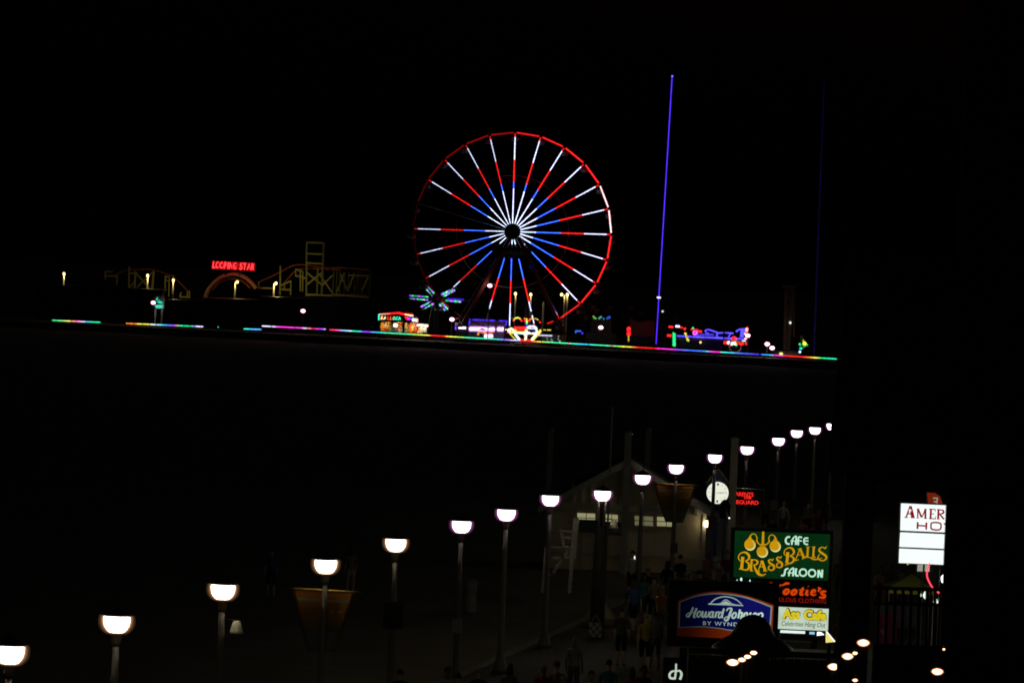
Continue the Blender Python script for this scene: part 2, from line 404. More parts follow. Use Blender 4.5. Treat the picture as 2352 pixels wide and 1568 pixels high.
# banners
def banner(i, tl, tr, c0, c1, b0, b1, label):
    Y = LP[i].y + .12; o = thing("street_banner", px((c0[0] + c1[0]) / 2, b0[1], Y), label, "banner", "tapered orange banners on lamp poles")
    MB().tube([px(*tl, Y), px(*tr, Y)], .022, 8).build("crossbar", mat("brass_bar", (.6, .45, .1), .4, .5), o, True)
    g = MB(); nx, nz = 14, 22
    def colr(u, v):
        if .13 < v < .2 and (.08 < u < .42 or .56 < u < .92): return (.24, .28, .22)
        if .25 < v < .37 and .56 < u < .86 and (int(u * 60) % 3) and (int(v * 100) // 4) % 2 == 0: return (.34, .26, .12)
        if v < .5: return mixc((.34, .125, .01), (.24, .12, .014), v * 2)
        if v < .7: return (.18, .13, .02)
        return mixc((.16, .19, .17), (.26, .25, .25), (v - .7) / .3)
    for j in range(nz + 1):
        v = j / nz; l = (lerp(c0[0], b0[0], v), lerp(c0[1], b0[1], v)); r_ = (lerp(c1[0], b1[0], v), lerp(c1[1], b1[1], v))
        for k in range(nx + 1):
            u = k / nx; g.v.append(px(lerp(l[0], r_[0], u), lerp(l[1], r_[1], u), Y) + Vector((0, .03 * math.sin(u * 9 + v * 4) * v, 0)))
    n1 = nx + 1
    for j in range(nz):
        for k in range(nx): g.face((j * n1 + k, j * n1 + k + 1, (j + 1) * n1 + k + 1, (j + 1) * n1 + k), colr((k + .5) / nx, (j + .5) / nz))
    cl = g.build("cloth", CLOTH, o, True)
    sm = cl.modifiers.new("thickness", 'SOLIDIFY'); sm.thickness = .006
banner(3, (657, 1350), (831.5, 1360), (668, 1351.5), (818, 1360), (706, 1492), (769, 1494), "large orange tapered banner hanging on the lamp over the dark sand")
banner(10, (1494, 1110), (1606, 1114), (1501, 1111.5), (1601, 1114.5), (1528, 1198), (1568, 1200), "smaller orange tapered banner hanging before the gabled building")

# ------------------------------------------------------------------ gabled beach building
YB = 240.0
def bp_(x, y, dy=0): return px(x, y, YB + dy)
gb = thing("beach_building", bp_(1440, 1292), "tan gabled beach patrol building with white trim and lit windows", "building")
peak, le, re_ = (1443.6, 1052), (1236, 1163), (1655, 1187)
wl, wr = 1258, 1622
C1 = Conv(2050, 1600, 2.24)
g = MB(); base_z = 0.0
pts = [bp_(wl, 1150), bp_(1443, 1060), bp_(wr, 1168)]
pl, pr = Vector((pts[0].x, YB, 0)), Vector((pts[2].x, YB, 0))
g.prism([pl, pr, pts[2], pts[1], pts[0]], 6.5)
g.build("wall", M_tan, gb)
# battens of the gable
for k in range(15):
    x = 1292 + k * 22
    if abs(x - 1443) < 6: continue
    yt = lerp(1152, 1062, (x - wl) / (1443 - wl)) if x < 1443 else lerp(1062, 1170, (x - 1443) / (wr - 1443))
    if 1160 - yt > 10: MB().beam(bp_(x, yt + 4, -.02), bp_(x, 1158 + (x - 1440) * .04, -.02), .05, .04).build("batten", M_tan, gb)
for (p0, p1, nm) in ((le, peak, "rake_board"), (peak, re_, "rake_board")):
    MB().prism([bp_(p0[0], p0[1], -.5), bp_(p1[0], p1[1], -.5), bp_(p1[0], p1[1] + 15, -.5), bp_(p0[0], p0[1] + 15, -.5)], .08).build(nm, M_trim, gb)
for (p0, p1) in ((le, peak), (peak, re_)):
    MB().prism([bp_(p0[0], p0[1], -.4), bp_(p1[0], p1[1], -.4), bp_(p1[0], p1[1] + 8, -.4), bp_(p0[0], p0[1] + 8, -.4)], 7.6).build("roof", M_roof, gb)
MB().prism([bp_(wl, 1152, -.06), bp_(wr, 1166, -.06), bp_(wr, 1182, -.06), bp_(wl, 1167, -.06)], .05).build("fascia_band", M_trim, gb)
MB().prism([bp_(wl, 1262, -.06), bp_(wr, 1281, -.06), bp_(wr, 1287, -.06), bp_(wl, 1268, -.06)], .05).build("base_band", M_trim, gb)
for x in (wl + 4, wr - 3): MB().beam(bp_(x, 1166, -.05), Vector((bp_(x, 1166).x, YB - .05, 0)), .14, .08).build("corner_board", M_trim, gb)
for (x, y, s) in ((1316, 1112, 1), (1600, 1150, 1)):
    MB().beam(bp_(x, y, -.25), bp_(x - 1, y + 34, -.05), .12, .12).build("bracket", M_trim, gb)
for (x0, y0, x1, y1, k) in ((1326, 1177, 1367, 1200, 1.0), (1391, 1180, 1419, 1203, .95), (1458, 1184, 1500, 1206, .42), (1509, 1186, 1552, 1208, .9)):
    gl = MB().prism([bp_(x0, y0, -.03), bp_(x1, y0 + 2, -.03), bp_(x1, y1 + 1, -.03), bp_(x0, y1 - 1, -.03)], .02)
    w_ = gl.build("window", emi("lit_window_%d" % int(k * 100), (.33 * k, .31 * k, .16 * k), .85), gb)
    cx, cy = (x0 + x1) / 2, (y0 + y1) / 2 + .5
    MB().beam(bp_(cx, y0, -.06), bp_(cx, y1, -.06), .025, .03).build("mullion", M_trim, w_)
    MB().beam(bp_(x0, cy - 1, -.065), bp_(x1, cy + 1, -.065), .025, .03).build("transom", M_trim, w_)
    fr = MB(); e = 2.5
    fr.prism([bp_(x0 - e, y0 - e, -.07), bp_(x1 + e, y0 - e + 2, -.07), bp_(x1 + e, y0 + 2, -.07), bp_(x0 - e, y0, -.07)], .05)
    fr.prism([bp_(x0 - e, y1, -.08), bp_(x1 + e, y1 + 2, -.08), bp_(x1 + e, y1 + 6, -.08), bp_(x0 - e, y1 + 4, -.08)], .07)
    for xx in (x0 - e, x1): fr.prism([bp_(xx, y0, -.07), bp_(xx + e, y0, -.07), bp_(xx + e, y1, -.07), bp_(xx, y1, -.07)], .05)
    fr.build("frame", M_trim, w_)
wlt = thing("wall_light", px(1624, 1203, YB - .2), "small warm wall light on the corner of the gabled building", "light")
MB().lathe(px(1624, 1203, YB - .15) - Vector((0, 0, .12)), [(.05, 0), (.1, .05), (.12, .2), (.05, .26)], 10).build("globe", emi("warm_wall_lamp", (1.2, .95, .5), 3.0, True), wlt, True)
MB().box(px(1624, 1195, YB - .06), (.12, .1, .12)).build("bracket", M_dark, wlt)
point("wall_lamp_light", px(1624, 1203, YB - .3), 1.6, (1, .8, .5), wlt, .08)
for (x0, y0, x1, y1, lab, c) in ((1330, 1192, 1380, 1222, "dull blue notice board left of the ornate lamp post", (.1, .19, .25)), (1389, 1197, 1438, 1228, "blue notice board with a small white poster under the window", (.12, .2, .26))):
    p = px((x0 + x1) / 2, y1, YB - 1.2); o = thing("notice_board", Vector((p.x, p.y, 0)), lab, "notice board", "blue boards before the building")
    MB().prism([bp_(x0, y0, -1.2), bp_(x1, y0 + 2, -1.2), bp_(x1, y1 + 2, -1.2), bp_(x0, y1, -1.2)], .05).build("panel", mat("board_blue_%d" % x0, c, .7), o)
    for x in (x0 + 5, x1 - 5):
        q = bp_(x, y1, -1.17); MB().beam(q, Vector((q.x, q.y, 0)), .07).build("post", M_trim, o)
    if x0 > 1380:
        MB().prism([bp_(1448 - 46, 1209, -1.23), bp_(1433, 1211, -1.23), bp_(1433, 1223, -1.23), bp_(1402, 1221, -1.23)], .02).build("poster", M_trim, o)
        MB().prism([bp_(1404, 1211, -1.25), bp_(1407, 1211, -1.25), bp_(1407, 1221, -1.25), bp_(1404, 1221, -1.25)], .015).build("red_stripe", mat("sign_red", (.35, .03, .02), .6), o)

# tall plain posts and masts
def post(x, ytop, Y, w, m_, label, nm="flag_post", cat="post", group="plain posts around the beach building", zb=0.0):
    t = px(x, ytop, Y); o = thing(nm, Vector((t.x, t.y, zb)), label, cat, group)
    MB().beam(Vector((t.x, t.y, zb)), t, w, w).build("shaft", m_, o)
    MB().lathe(t, [(w * .62, 0), (w * .62, .06), (w * .2, .14)], 8).build("cap", m_, o)
    return o
post(1266, 990, 268, .24, M_grey, "grey post standing behind the left eave of the gabled building")
post(1443.5, 998, 238.2, .27, M_white, "white post rising through the peak of the gabled building")
post(1490, 988, 268, .24, M_grey, "grey post standing behind the right slope of the gable")
post(1688, 1010, 246, .3, M_white, "tall white post beside the red message board")
post(1407, 940, 232, .07, M_grey, "thin tall mast behind the ornate lamp", "flagpole", "flagpole")

# ------------------------------------------------------------------ street clock, message board
YC = 255.0
c = px(1648, 1131, YC); ck = thing("street_clock", Vector((c.x, c.y, BW)), "white lit round street clock with navy crown on a blue post", "clock")
MB().beam(Vector((c.x - .02, c.y, BW)), c + Vector((0, 0, -.55)), .15).build("post", M_bluepost, ck)
n = 40; disc = [c + Vector((.46 * math.cos(2 * math.pi * i / n), -.13, .46 * math.sin(2 * math.pi * i / n))) for i in range(n)]
face_ = MB().prism(disc[::-1], .05).build("dial", emi("backlit_dial", (.82, .84, .7), 1.0, sample=True), ck)
ring = [c + Vector((.49 * math.cos(2 * math.pi * i / n), -.1, .49 * math.sin(2 * math.pi * i / n))) for i in range(n + 1)]
MB().tube(ring, .04, 8).build("rim", M_navy, ck, True)
MB().lathe(c, [(.1, -.75), (.2, -.62), (.3, -.5)], 12).build("neck", M_navy, ck, True)
cr = MB().prism([c + Vector(p) for p in ((-.5, -.06, .1), (-.53, -.06, .36), (-.36, -.06, .5), (-.2, -.06, .72), (0, -.06, .95), (.2, -.06, .72), (.36, -.06, .5), (.53, -.06, .36), (.5, -.06, .1))], .12).build("crown", M_navy, ck)
MB().tube([c + Vector((-.53, -.08, .4)), c + Vector((-.36, -.08, .55)), c + Vector((-.2, -.08, .77)), c + Vector((0, -.08, 1.0)), c + Vector((.2, -.08, .77)), c + Vector((.36, -.08, .55)), c + Vector((.53, -.08, .4))], .02, 6).build("gilt_edge", mat("gilt_trim", (.3, .24, .06), .5, .4), cr)
M_ink = mat("dial_ink", (.03, .02, .02), .6)
for hnum in range(12):
    a = math.pi / 2 - hnum * math.pi / 6; d = Vector((math.cos(a), 0, math.sin(a)))
    MB().beam(c + d * .31 + Vector((0, -.145, 0)), c + d * .4 + Vector((0, -.145, 0)), .075 if hnum % 3 == 0 else .05, .012).build("hour_mark", mat("dial_numeral_grey", (.05, .04, .04), .6), face_)
for (ang, L, w) in ((83, .36, .035), (92, .24, .055)):
    a = math.pi / 2 - R(ang); d = Vector((math.cos(a), 0, math.sin(a)))
    MB().beam(c - d * .06 + Vector((0, -.155, 0)), c + d * L + Vector((0, -.155, 0)), w, .012).build("hand", M_ink, face_)
p = px(1665, 1165, 236); lt = thing("dark_lantern", Vector((p.x, p.y, BW)), "unlit dark lantern standing before the lower edge of the street clock", "lantern")
MB().lathe(p, [(.15, -.4), (.2, -.38), (.2, -.02), (.24, 0), (.21, .12), (.13, .24), (.05, .31)], 12).build("lantern_body", M_black, lt, True)
MB().beam(Vector((p.x, p.y, BW)), p + Vector((0, 0, -.36)), .08).build("post", M_bluepost, lt)
MB().ball(px(1675, 1189, 235.8), .035, 6).build("indicator", emi("small_white_bulb", (1, 1, .9), 1.5), lt)

YM = 248.0
c = px(1715, 1141, YM); mb_ = thing("message_board", Vector((c.x, c.y, BW)), "black electronic message board with glowing red words", "sign")
MB().prism([px(1676, 1120, YM), px(1755, 1124, YM), px(1755, 1166, YM), px(1676, 1162, YM)], .25).build("cabinet", M_black, mb_)
MB().beam(px(1755, 1124, YM + .1), px(1755, 1166, YM + .1), .05, .3).build("edge_trim", mat("slate_trim", (.12, .15, .17), .5), mb_)
for x in (1702, 1712):
    q = px(x, 1163, YM + .12); MB().beam(q, Vector((q.x, q.y, BW)), .1).build("post", M_pole, mb_)
M_redled = emi("red_message_diodes", (1.3, .025, .02), 1.0)
for (s, x0, y, x1) in (("PARENTS", 1683, 1138, 1730.5), ("SWIM", 1709, 1145.5, 1725), ("LIFEGUARD", 1676, 1156, 1742)):
    g = MB(); lettering(g, s, x0, y, x1, 9 if s != "SWIM" else 7.5, YM - .03, None, .012, -.02, .95); g.build("lettering", M_redled, mb_)

# ------------------------------------------------------------------ lifeguard stand
YL = 213.0
lp = px(1290, 1330, YL); ls = thing("lifeguard_stand", Vector((lp.x, lp.y + .6, 0)), "tall white wooden lifeguard chair before the gabled building", "lifeguard chair")
CL = Conv(2180, 1980, 4.481)
def lb(a, b, w, nm, two=True, h=None):
    for dy in ((0, 1.25) if two else (0,)):
        MB().beam(px(*CL(*a), YL) + Vector((0, dy, 0)), px(*CL(*b), YL) + Vector((0, dy, 0)), w, h or .07).build(nm, M_white, ls)
lb((560, 430), (490, 1130), .2, "back_post"); lb((490, 1130), (440, 1750), .12, "rear_leg"); lb((285, 625), (345, 935), .1, "arm_post")
lb((270, 632), (575, 655), .12, "armrest"); lb((315, 750), (470, 760), .1, "side_rail"); lb((320, 925), (535, 930), .1, "seat_rail")
lb((420, 960), (150, 1400), .11, "brace"); lb((130, 1112), (560, 1120), .11, "platform_rail"); lb((100, 922), (290, 928), .11, "foot_rail"); lb((20, 940), (-40, 1750), .12, "front_leg")
for (a, b) in (((300, 925), (520, 930)),): 
    q0, q1 = px(*CL(*a), YL), px(*CL(*b), YL); MB().prism([q0, q1, q1 + Vector((0, 1.3, 0)), q0 + Vector((0, 1.3, 0))], .05, None, (0, 0, 1)).build("seat", M_white, ls)
for k in range(5):
    q = px(*CL(548 - k * 14, 500 + k * 100), YL); MB().beam(q, q + Vector((0, 1.25, 0)), .05, .13).build("back_slat", M_white, ls)
for k in range(3):
    q = px(*CL(120 + k * 8, 1000 + k * 220), YL); MB().beam(q + Vector((-.1, 0, 0)), q + Vector((-.1, 1.25, 0)), .06, .09).build("rung", M_white, ls)

# ------------------------------------------------------------------ timber ramp rails, bin, tan umbrella
rp = px(1170, 1460, 212); rm = thing("ramp_railing", Vector((rp.x, rp.y, 0)), "ochre timber handrail of the sand ramp beside the boardwalk", "railing")
YR = 212.0
for (a, b, w) in (((1083, 1462), (1126, 1403), .14), ((1126, 1403), (1148, 1397), .12), ((1148, 1397), (1257, 1407), .12), ((1161, 1435), (1257, 1438), .1), ((1100, 1470), (1136, 1424), .08)):
    MB().beam(px(*a, YR), px(*b, YR), w, .08).build("rail", M_wood, rm)
for (x, y) in ((1090, 1455), (1127, 1403), (1150, 1399), (1200, 1403), (1255, 1407)):
    q = px(x, y, YR + .05); MB().beam(q, Vector((q.x, q.y, -.04)), .1).build("post", M_wood, rm)
q = px(1079, 1392, 206); bn = thing("litter_bin", Vector((q.x, q.y, 0)), "pale litter bin with a liner standing on the sand by the lamp", "bin")
zt = px(1079, 1337, 206).z
MB().lathe(Vector((q.x, q.y, 0)), [(.2, 0), (.22, .1), (.22, zt - .1), (.25, zt - .04), (.23, zt)], 14).build("body", mat("pale_bin_plastic", (.3, .3, .3), .6, 0, .2, 6), bn, True)
MB().lathe(Vector((q.x, q.y, zt)), [(.24, .003), (.25, .04), (.12, .1)], 14).build("lid", M_grey, bn, True)
q = px(1376, 1395, 200); um = thing("patio_umbrella", Vector((q.x, q.y, BW)), "tan patio umbrella above the dark crowd by the ornate lamp", "umbrella")
zt = px(1376, 1370, 200).z; zb = px(1376, 1418, 200).z
MB().lathe(Vector((q.x, q.y, zb)), [(.62, 0), (.5, .18), (.28, .45), (.06, zt - zb)], 10).build("canopy", mat("tan_canvas", (.3, .26, .15), .9), um)
MB().beam(Vector((q.x, q.y, BW)), Vector((q.x, q.y, zb)), .06).build("pole", M_grey, um)

q = pz(691, 823, 0); o = thing("marker_post", Vector((q.x, q.y, -.02)), "short pale marker post alone on the sand below the pier strip", "post")
MB().lathe(Vector((q.x, q.y, -.02)), [(.16, 0), (.14, .1), (.13, .75), (.09, .84)], 10).build("shaft", mat("pale_marker_paint", (.6, .6, .55), .7), o, True)
MB().lathe(Vector((q.x, q.y, .6)), [(.136, 0), (.138, .06), (.136, .12)], 10).build("band", M_grey, o, True)
# ------------------------------------------------------------------ people
SKIN = [mat("skin_light", (.5, .32, .23), .6), mat("skin_tan", (.36, .22, .15), .6), mat("skin_brown", (.16, .09, .06), .6)]
HAIR = [mat("hair_dark", (.02, .016, .013), .6), mat("hair_brown", (.07, .04, .02), .6), mat("hair_fair", (.3, .22, .1), .6)]
def person_mesh(name, stride=.0, swing=.0, lean=0.0, arm=0.0):
    """one continuous skinned body 1.72 m tall facing -Y"""
    V, E, Rr, part = [], [], [], []
    def add(p, r, parent, lab):
        V.append(Vector(p)); Rr.append(r)
        if parent is not None: E.append((parent, len(V) - 1)); part.append(lab)
        return len(V) - 1
    pel = add((0, 0, .95), (.15, .11), None, 0)
    wai = add((0, -lean * .1, 1.1), (.125, .095), pel, 1); che = add((0, -lean * .25, 1.3), (.155, .11), wai, 1)
    nk0 = add((0, -lean * .32, 1.45), (.075, .075), che, 1); nk1 = add((0, -lean * .38 - .01, 1.5), (.052, .055), nk0, 0)
    hd0 = add((0, -lean * .42 - .015, 1.56), (.066, .075), nk1, 0); hd1 = add((0, -lean * .45 - .01, 1.64), (.074, .088), hd0, 0); hd2 = add((0, -lean * .46, 1.7), (.05, .06), hd1, 0)
    for s in (-1, 1):
        hp = add((.09 * s, 0, .9), (.095, .1), pel, 2); k = stride * s
        kn = add((.1 * s, -math.sin(k) * .44 - .02, .9 - math.cos(k) * .42), (.06, .062), hp, 2)
        back = max(0, -k) * .5
        an = add((.1 * s, kn and V[kn].y + math.sin(back) * .4 - .0 - (math.sin(k) * .1), V[kn].z - math.cos(back) * .39), (.04, .042), kn, 3)
        add((.105 * s, V[an].y - .15, max(.03, V[an].z - .055)), (.04, .03), an, 4)
        sh = add((.17 * s, -lean * .28, 1.41), (.062, .062), che, 1); w = -swing * s
        el = add((.21 * s, V[sh].y - math.sin(w) * .27, 1.41 - math.cos(w) * .28), (.042, .042), sh, 1)
        bend = w + .25 + (arm if s > 0 else 0)
        wr_ = add((.215 * s, V[el].y - math.sin(bend) * .24, V[el].z - math.cos(bend) * .24), (.029, .029), el, 0)
        dv_ = Vector((0, -math.sin(bend + .1), -math.cos(bend + .1)))
        pm = add(V[wr_] + dv_ * .07, (.035, .022), wr_, 0)
        for j, (ox, L) in enumerate(((-.03, .075), (-.01, .085), (.01, .08), (.03, .065))):
            f1 = add(V[pm] + dv_ * .045 + Vector((0, ox, 0)), (.009, .009), pm, 0); add(V[f1] + dv_ * L * .7 + Vector((-s * .015, 0, 0)), (.008, .008), f1, 0)
        add(V[pm] + dv_ * .02 + Vector((0, -.055, -.01)), (.01, .01), wr_, 0)
    me = bpy.data.meshes.new(name + "_bones"); me.from_pydata([tuple(v) for v in V], E, [])
    ob = bpy.data.objects.new("bones", me); COL.objects.link(ob)
    md = ob.modifiers.new("skin", 'SKIN'); md.use_smooth_shade = True
    sv = me.skin_vertices[0].data if me.skin_vertices else None
    if sv is None:
        bm = bmesh.new(); bm.from_mesh(me); bm.verts.layers.skin.verify(); bm.to_mesh(me); bm.free(); sv = me.skin_vertices[0].data
    for i, r_ in enumerate(Rr): sv[i].radius = r_; sv[i].use_root = (i == 0)
    sb = ob.modifiers.new("smooth", 'SUBSURF'); sb.levels = 1; sb.render_levels = 1
    bpy.context.view_layer.update()
    out = bpy.data.meshes.new_from_object(ob.evaluated_get(bpy.context.evaluated_depsgraph_get())); out.name = name
    bpy.data.objects.remove(ob); bpy.data.meshes.remove(me)
    out.materials.clear()
    for _ in range(4): out.materials.append(SKIN[0])
    for p in out.polygons:
        p.use_smooth = True; best, bl = 1e9, 0
        for (e, lb_) in zip(E, part):
            A, B = V[e[0]], V[e[1]]; d = B - A; t = max(0, min(1, (p.center - A).dot(d) / max(d.length_squared, 1e-9)))
            q = (p.center - (A + d * t)).length
            if q < best: best, bl = q, lb_
        if bl == 0: mi = 1 if (.85 < p.center.z < 1.43 and abs(p.center.x) < .14 and abs(p.center.y) < .2) else 0
        elif bl == 3: mi = 0
        elif bl == 4: mi = 3
        else: mi = bl
        p.material_index = mi
    return out, V[hd1].copy()
POSES = [person_mesh("walking_body", .38, .35, .1), person_mesh("striding_body", -.45, -.4, .15), person_mesh("standing_body", .06, .08, .0, .2),
         person_mesh("phone_body", .1, .1, .1, 1.35), person_mesh("strolling_body", .22, .25, .05)]
def hair_mesh(hd, long_):
    g = MB(); n, m_ = 10, 6; r0 = (.088, .104, .104); k = 0
    for i in range(m_ + 1):
        t = math.pi * .62 * i / m_
        for j in range(n):
            a = 2 * math.pi * j / n; fr = -math.sin(a)
            tt = t * (.62 if fr > .3 else 1.0)
            z = math.cos(tt) * r0[2]; z -= (.16 * (i / m_) ** 2 if (long_ and fr < .2) else 0)
            g.v.append(hd + Vector((math.sin(tt) * math.cos(a) * r0[0] + 1e-4 * j, math.sin(tt) * math.sin(a) * r0[1] + .012, z + .02)))
    for i in range(m_):
        for j in range(n): g.face((i * n + j, (i + 1) * n + j, (i + 1) * n + (j + 1) % n, i * n + (j + 1) % n))
    return g.mesh("hair", smooth=True)
HM = [(hair_mesh(h, False), hair_mesh(h, True)) for (_, h) in POSES]
CLOTHES = {"black": (.012, .012, .013), "white": (.62, .62, .6), "grey": (.2, .2, .2), "navy": (.02, .03, .08), "red": (.4, .03, .025), "teal": (.05, .3, .26), "blue": (.06, .14, .4),
           "orange": (.55, .18, .02), "pink": (.6, .2, .25), "tan": (.38, .3, .18), "yellow": (.55, .42, .05), "olive": (.1, .11, .05), "denim": (.06, .09, .16), "maroon": (.14, .02, .03)}
def person(x, yhead, pose, rot, shirt, pants, place, hair=0, long_=False, skin=0, ground=BW, doing="walking"):
    yp = yhead - .042 * (x - W / 2); Y = (CAMZ - ground - 1.74) * F / (yp - HOR)
    p = px(x, yhead, Y)
    o = bpy.data.objects.new("person", POSES[pose][0]); COL.objects.link(o)
    o.location = (p.x, p.y, ground); o.rotation_euler.z = R(rot)
    for i, m_ in enumerate((SKIN[skin], mat("cloth_" + shirt, dim(CLOTHES[shirt], .55), .85), mat("cloth_" + pants, dim(CLOTHES[pants], .55), .85), mat("cloth_grey", CLOTHES["grey"], .85))):
        o.material_slots[i].link = 'OBJECT'; o.material_slots[i].material = m_
    h = bpy.data.objects.new("hair", HM[pose][1 if long_ else 0]); COL.objects.link(h); h.parent = o
    if not h.data.materials: h.data.materials.append(HAIR[0])
    h.material_slots[0].link = 'OBJECT'; h.material_slots[0].material = HAIR[hair]
    return tag(o, "person in %s top and %s %s %s %s" % (shirt, pants, "trousers" if pants in ("black", "denim", "navy") else "shorts", doing, place), "person", "people on the boardwalk")
crowd = [
 (1564, 1274, 4, 200, "black", "grey", "beside the pole with the small banner"), (1534, 1287, 2, 150, "black", "white", "left of the small banner pole"),
 (1488, 1303, 0, 170, "navy", "black", "before the gabled building"), (1479, 1316, 1, 20, "teal", "denim", "near the lamp before the gable"),
 (1504, 1322, 3, 200, "tan", "navy", "above the blue hotel sign"), (1587, 1316, 4, 10, "grey", "black", "above the blue hotel sign"),
 (1607, 1309, 0, 190, "black", "denim", "just above the blue hotel sign"), (1619, 1308, 1, 180, "navy", "grey", "below the street clock"),
 (1639, 1308, 2, 30, "maroon", "black", "under the blue clock post"), (1664, 1318, 4, 180, "white", "denim", "beside the green saloon sign"),
 (1669, 1264, 0, 20, "red", "white", "between clock post and green sign"), (1625, 1265, 3, 40, "pink", "tan", "by the building corner light"),
 (1454, 1265, 3, 350, "white", "black", "holding a lit phone by the building"), (1458, 1332, 1, 200, "blue", "black", "near the thick olive post"),
 (1485, 1409, 0, 180, "yellow", "black", "left of the blue hotel sign"), (1508, 1404, 4, 190, "grey", "navy", "left of the blue hotel sign"),
 (1430, 1395, 2, 170, "olive", "black", "by the tan umbrella"), (1522, 1345, 0, 15, "orange", "grey", "left of the blue hotel sign"),
 (1052, 1545, 0, 180, "blue", "black", "under the lamp with the notice plate"), (1028, 1530, 4, 10, "white", "denim", "at the bottom by the notice plate lamp"),
 (1101, 1533, 1, 180, "black", "grey", "at the bottom beside the kerb"), (1172, 1524, 2, 160, "grey", "black", "at the bottom of the picture"),
 (1280, 1518, 0, 190, "tan", "denim", "in the bottom crowd"), (1248, 1527, 4, 170, "red", "black", "in the bottom crowd"), (1356, 1540, 1, 20, "navy", "white", "in the bottom crowd"),
 (1453, 1533, 3, 180, "pink", "black", "in the bottom crowd"), (1295, 1552, 2, 200, "olive", "grey", "in the bottom crowd"), (1479, 1528, 0, 10, "maroon", "tan", "left of the white letter sign"),
 (920, 1535, 4, 180, "black", "denim", "at the bottom beside the dark board lamp"), (1321, 1462, 2, 170, "white", "grey", "alone above the bottom crowd"), (1400, 1515, 1, 185, "teal", "black", "in the bottom crowd"),
 (1931, 1272, 2, 340, "grey", "navy", "between the green sign and the dark column"), (1930, 1408, 4, 170, "tan", "grey", "below the green sign near the dark column"),
 (2021, 1300, 0, 20, "white", "maroon", "behind the dark railing"), (2029, 1316, 4, 340, "red", "tan", "behind the dark railing"), (2046, 1292, 1, 10, "grey", "pink", "behind the dark railing"), (2073, 1309, 3, 20, "black", "navy", "left of the green tent"),
 (1760, 1140, 0, 180, "grey", "black", "far off beyond the message board"), (1800, 1150, 1, 10, "white", "denim", "far off beyond the message board"), (1832, 1132, 4, 180, "blue", "tan", "far along the boardwalk"),
 (1858, 1150, 2, 200, "tan", "black", "far along the boardwalk"), (1880, 1170, 0, 15, "red", "grey", "far off above the green sign"), (1775, 1185, 3, 180, "navy", "white", "far off above the green sign"),
 (1845, 1188, 1, 180, "pink", "denim", "far off above the green sign"), (1705, 1205, 4, 0, "black", "maroon", "far off beside the message board posts"), (1895, 1140, 4, 190, "olive", "black", "beside the dark building edge")]
for i, (x, y, ps, rz, s_, p_, pl_) in enumerate(crowd):
    person(x, y, ps, rz, s_, p_, pl_, i % 3, i % 4 == 1, (0, 1, 0, 2)[i % 4], doing="standing" if ps in (2, 3) else "walking")
person(625, 1258, 4, 185, "blue", "black", "alone on the dark sand seen from behind", 0, False, 0, 0, "strolling")
person(808, 1256, 2, 200, "tan", "white", "on the sand near the large orange banner", 1, True, 0, 0, "standing")
ph = px(1457, 1280, 228); o = MB().box(ph, (.07, .02, .13)).build("phone", emi("phone_screen", (.8, .85, .9), 1.4)); tag(o, "small lit phone held up before the gabled building", "phone")
q = px(1352, 1462, 168); tg = thing("beach_bag", q, "checkered pale beach bag held in the bottom crowd", "bag")
g = MB()
for i in range(4):
    for j in range(4):
        g.prism([q + Vector((i * .09, 0, j * .1)), q + Vector((i * .09 + .088, 0, j * .1)), q + Vector((i * .09 + .088, 0, j * .1 + .098)), q + Vector((i * .09, 0, j * .1 + .098))], .12, (.38, .38, .36) if (i + j) % 2 else (.14, .14, .14))
g.build("bag_body", CLOTH, tg); MB().tube(catmull([q + Vector((.05, .06, .4)), q + Vector((.18, .06, .6)), q + Vector((.31, .06, .4))], 5), .012, 6).build("strap", M_grey, tg)

# ------------------------------------------------------------------ saloon pole sign
YS = 192.0
CS = Conv(2900, 2100, 5.2267)
def sp(x, y, dy=0): return px(*CS(x, y), YS + dy)
c0 = px(1795, 1330, YS); ps_ = thing("tenant_sign", Vector((c0.x, c0.y + .2, BW)), "stacked lit tenant sign topped by green CAFE BRASS BALLS SALOON panel", "sign")
MB().prism([px(1680, 1210, YS + .03), px(1914, 1219, YS + .03), px(1909, 1340, YS + .03), px(1676, 1331, YS + .03)], .4).build("cabinet", M_black, ps_)
MB().prism([px(1752, 1332, YS + .035), px(1909, 1339, YS + .035), px(1904, 1470, YS + .035), px(1747, 1464, YS + .035)], .38).build("lower_cabinet", M_black, ps_)
for x in (1780, 1870):
    q = px(x, 1462, YS + .2); MB().beam(q, Vector((q.x, q.y, BW)), .2).build("post", M_black, ps_)
gp = MB().prism([px(1688.5, 1218, YS), px(1907, 1226.5, YS), px(1902, 1333, YS), px(1684.5, 1324, YS)], .02).build("green_panel", uneven(emi("green_backlit_panel", (.002, .025, .005), 1.0, sample=True), .6, 1.2, .9), ps_)
M_gold = uneven(emi("gold_backlit_letters", (.58, .29, .003), 1.0), .75, 1.1, 1.2); M_mint = emi("mint_white_letters", (.5, .82, .62), 1.0); M_cream = emi("pale_ball_edge", (.7, .72, .3), 1.0)
YF = YS - .03
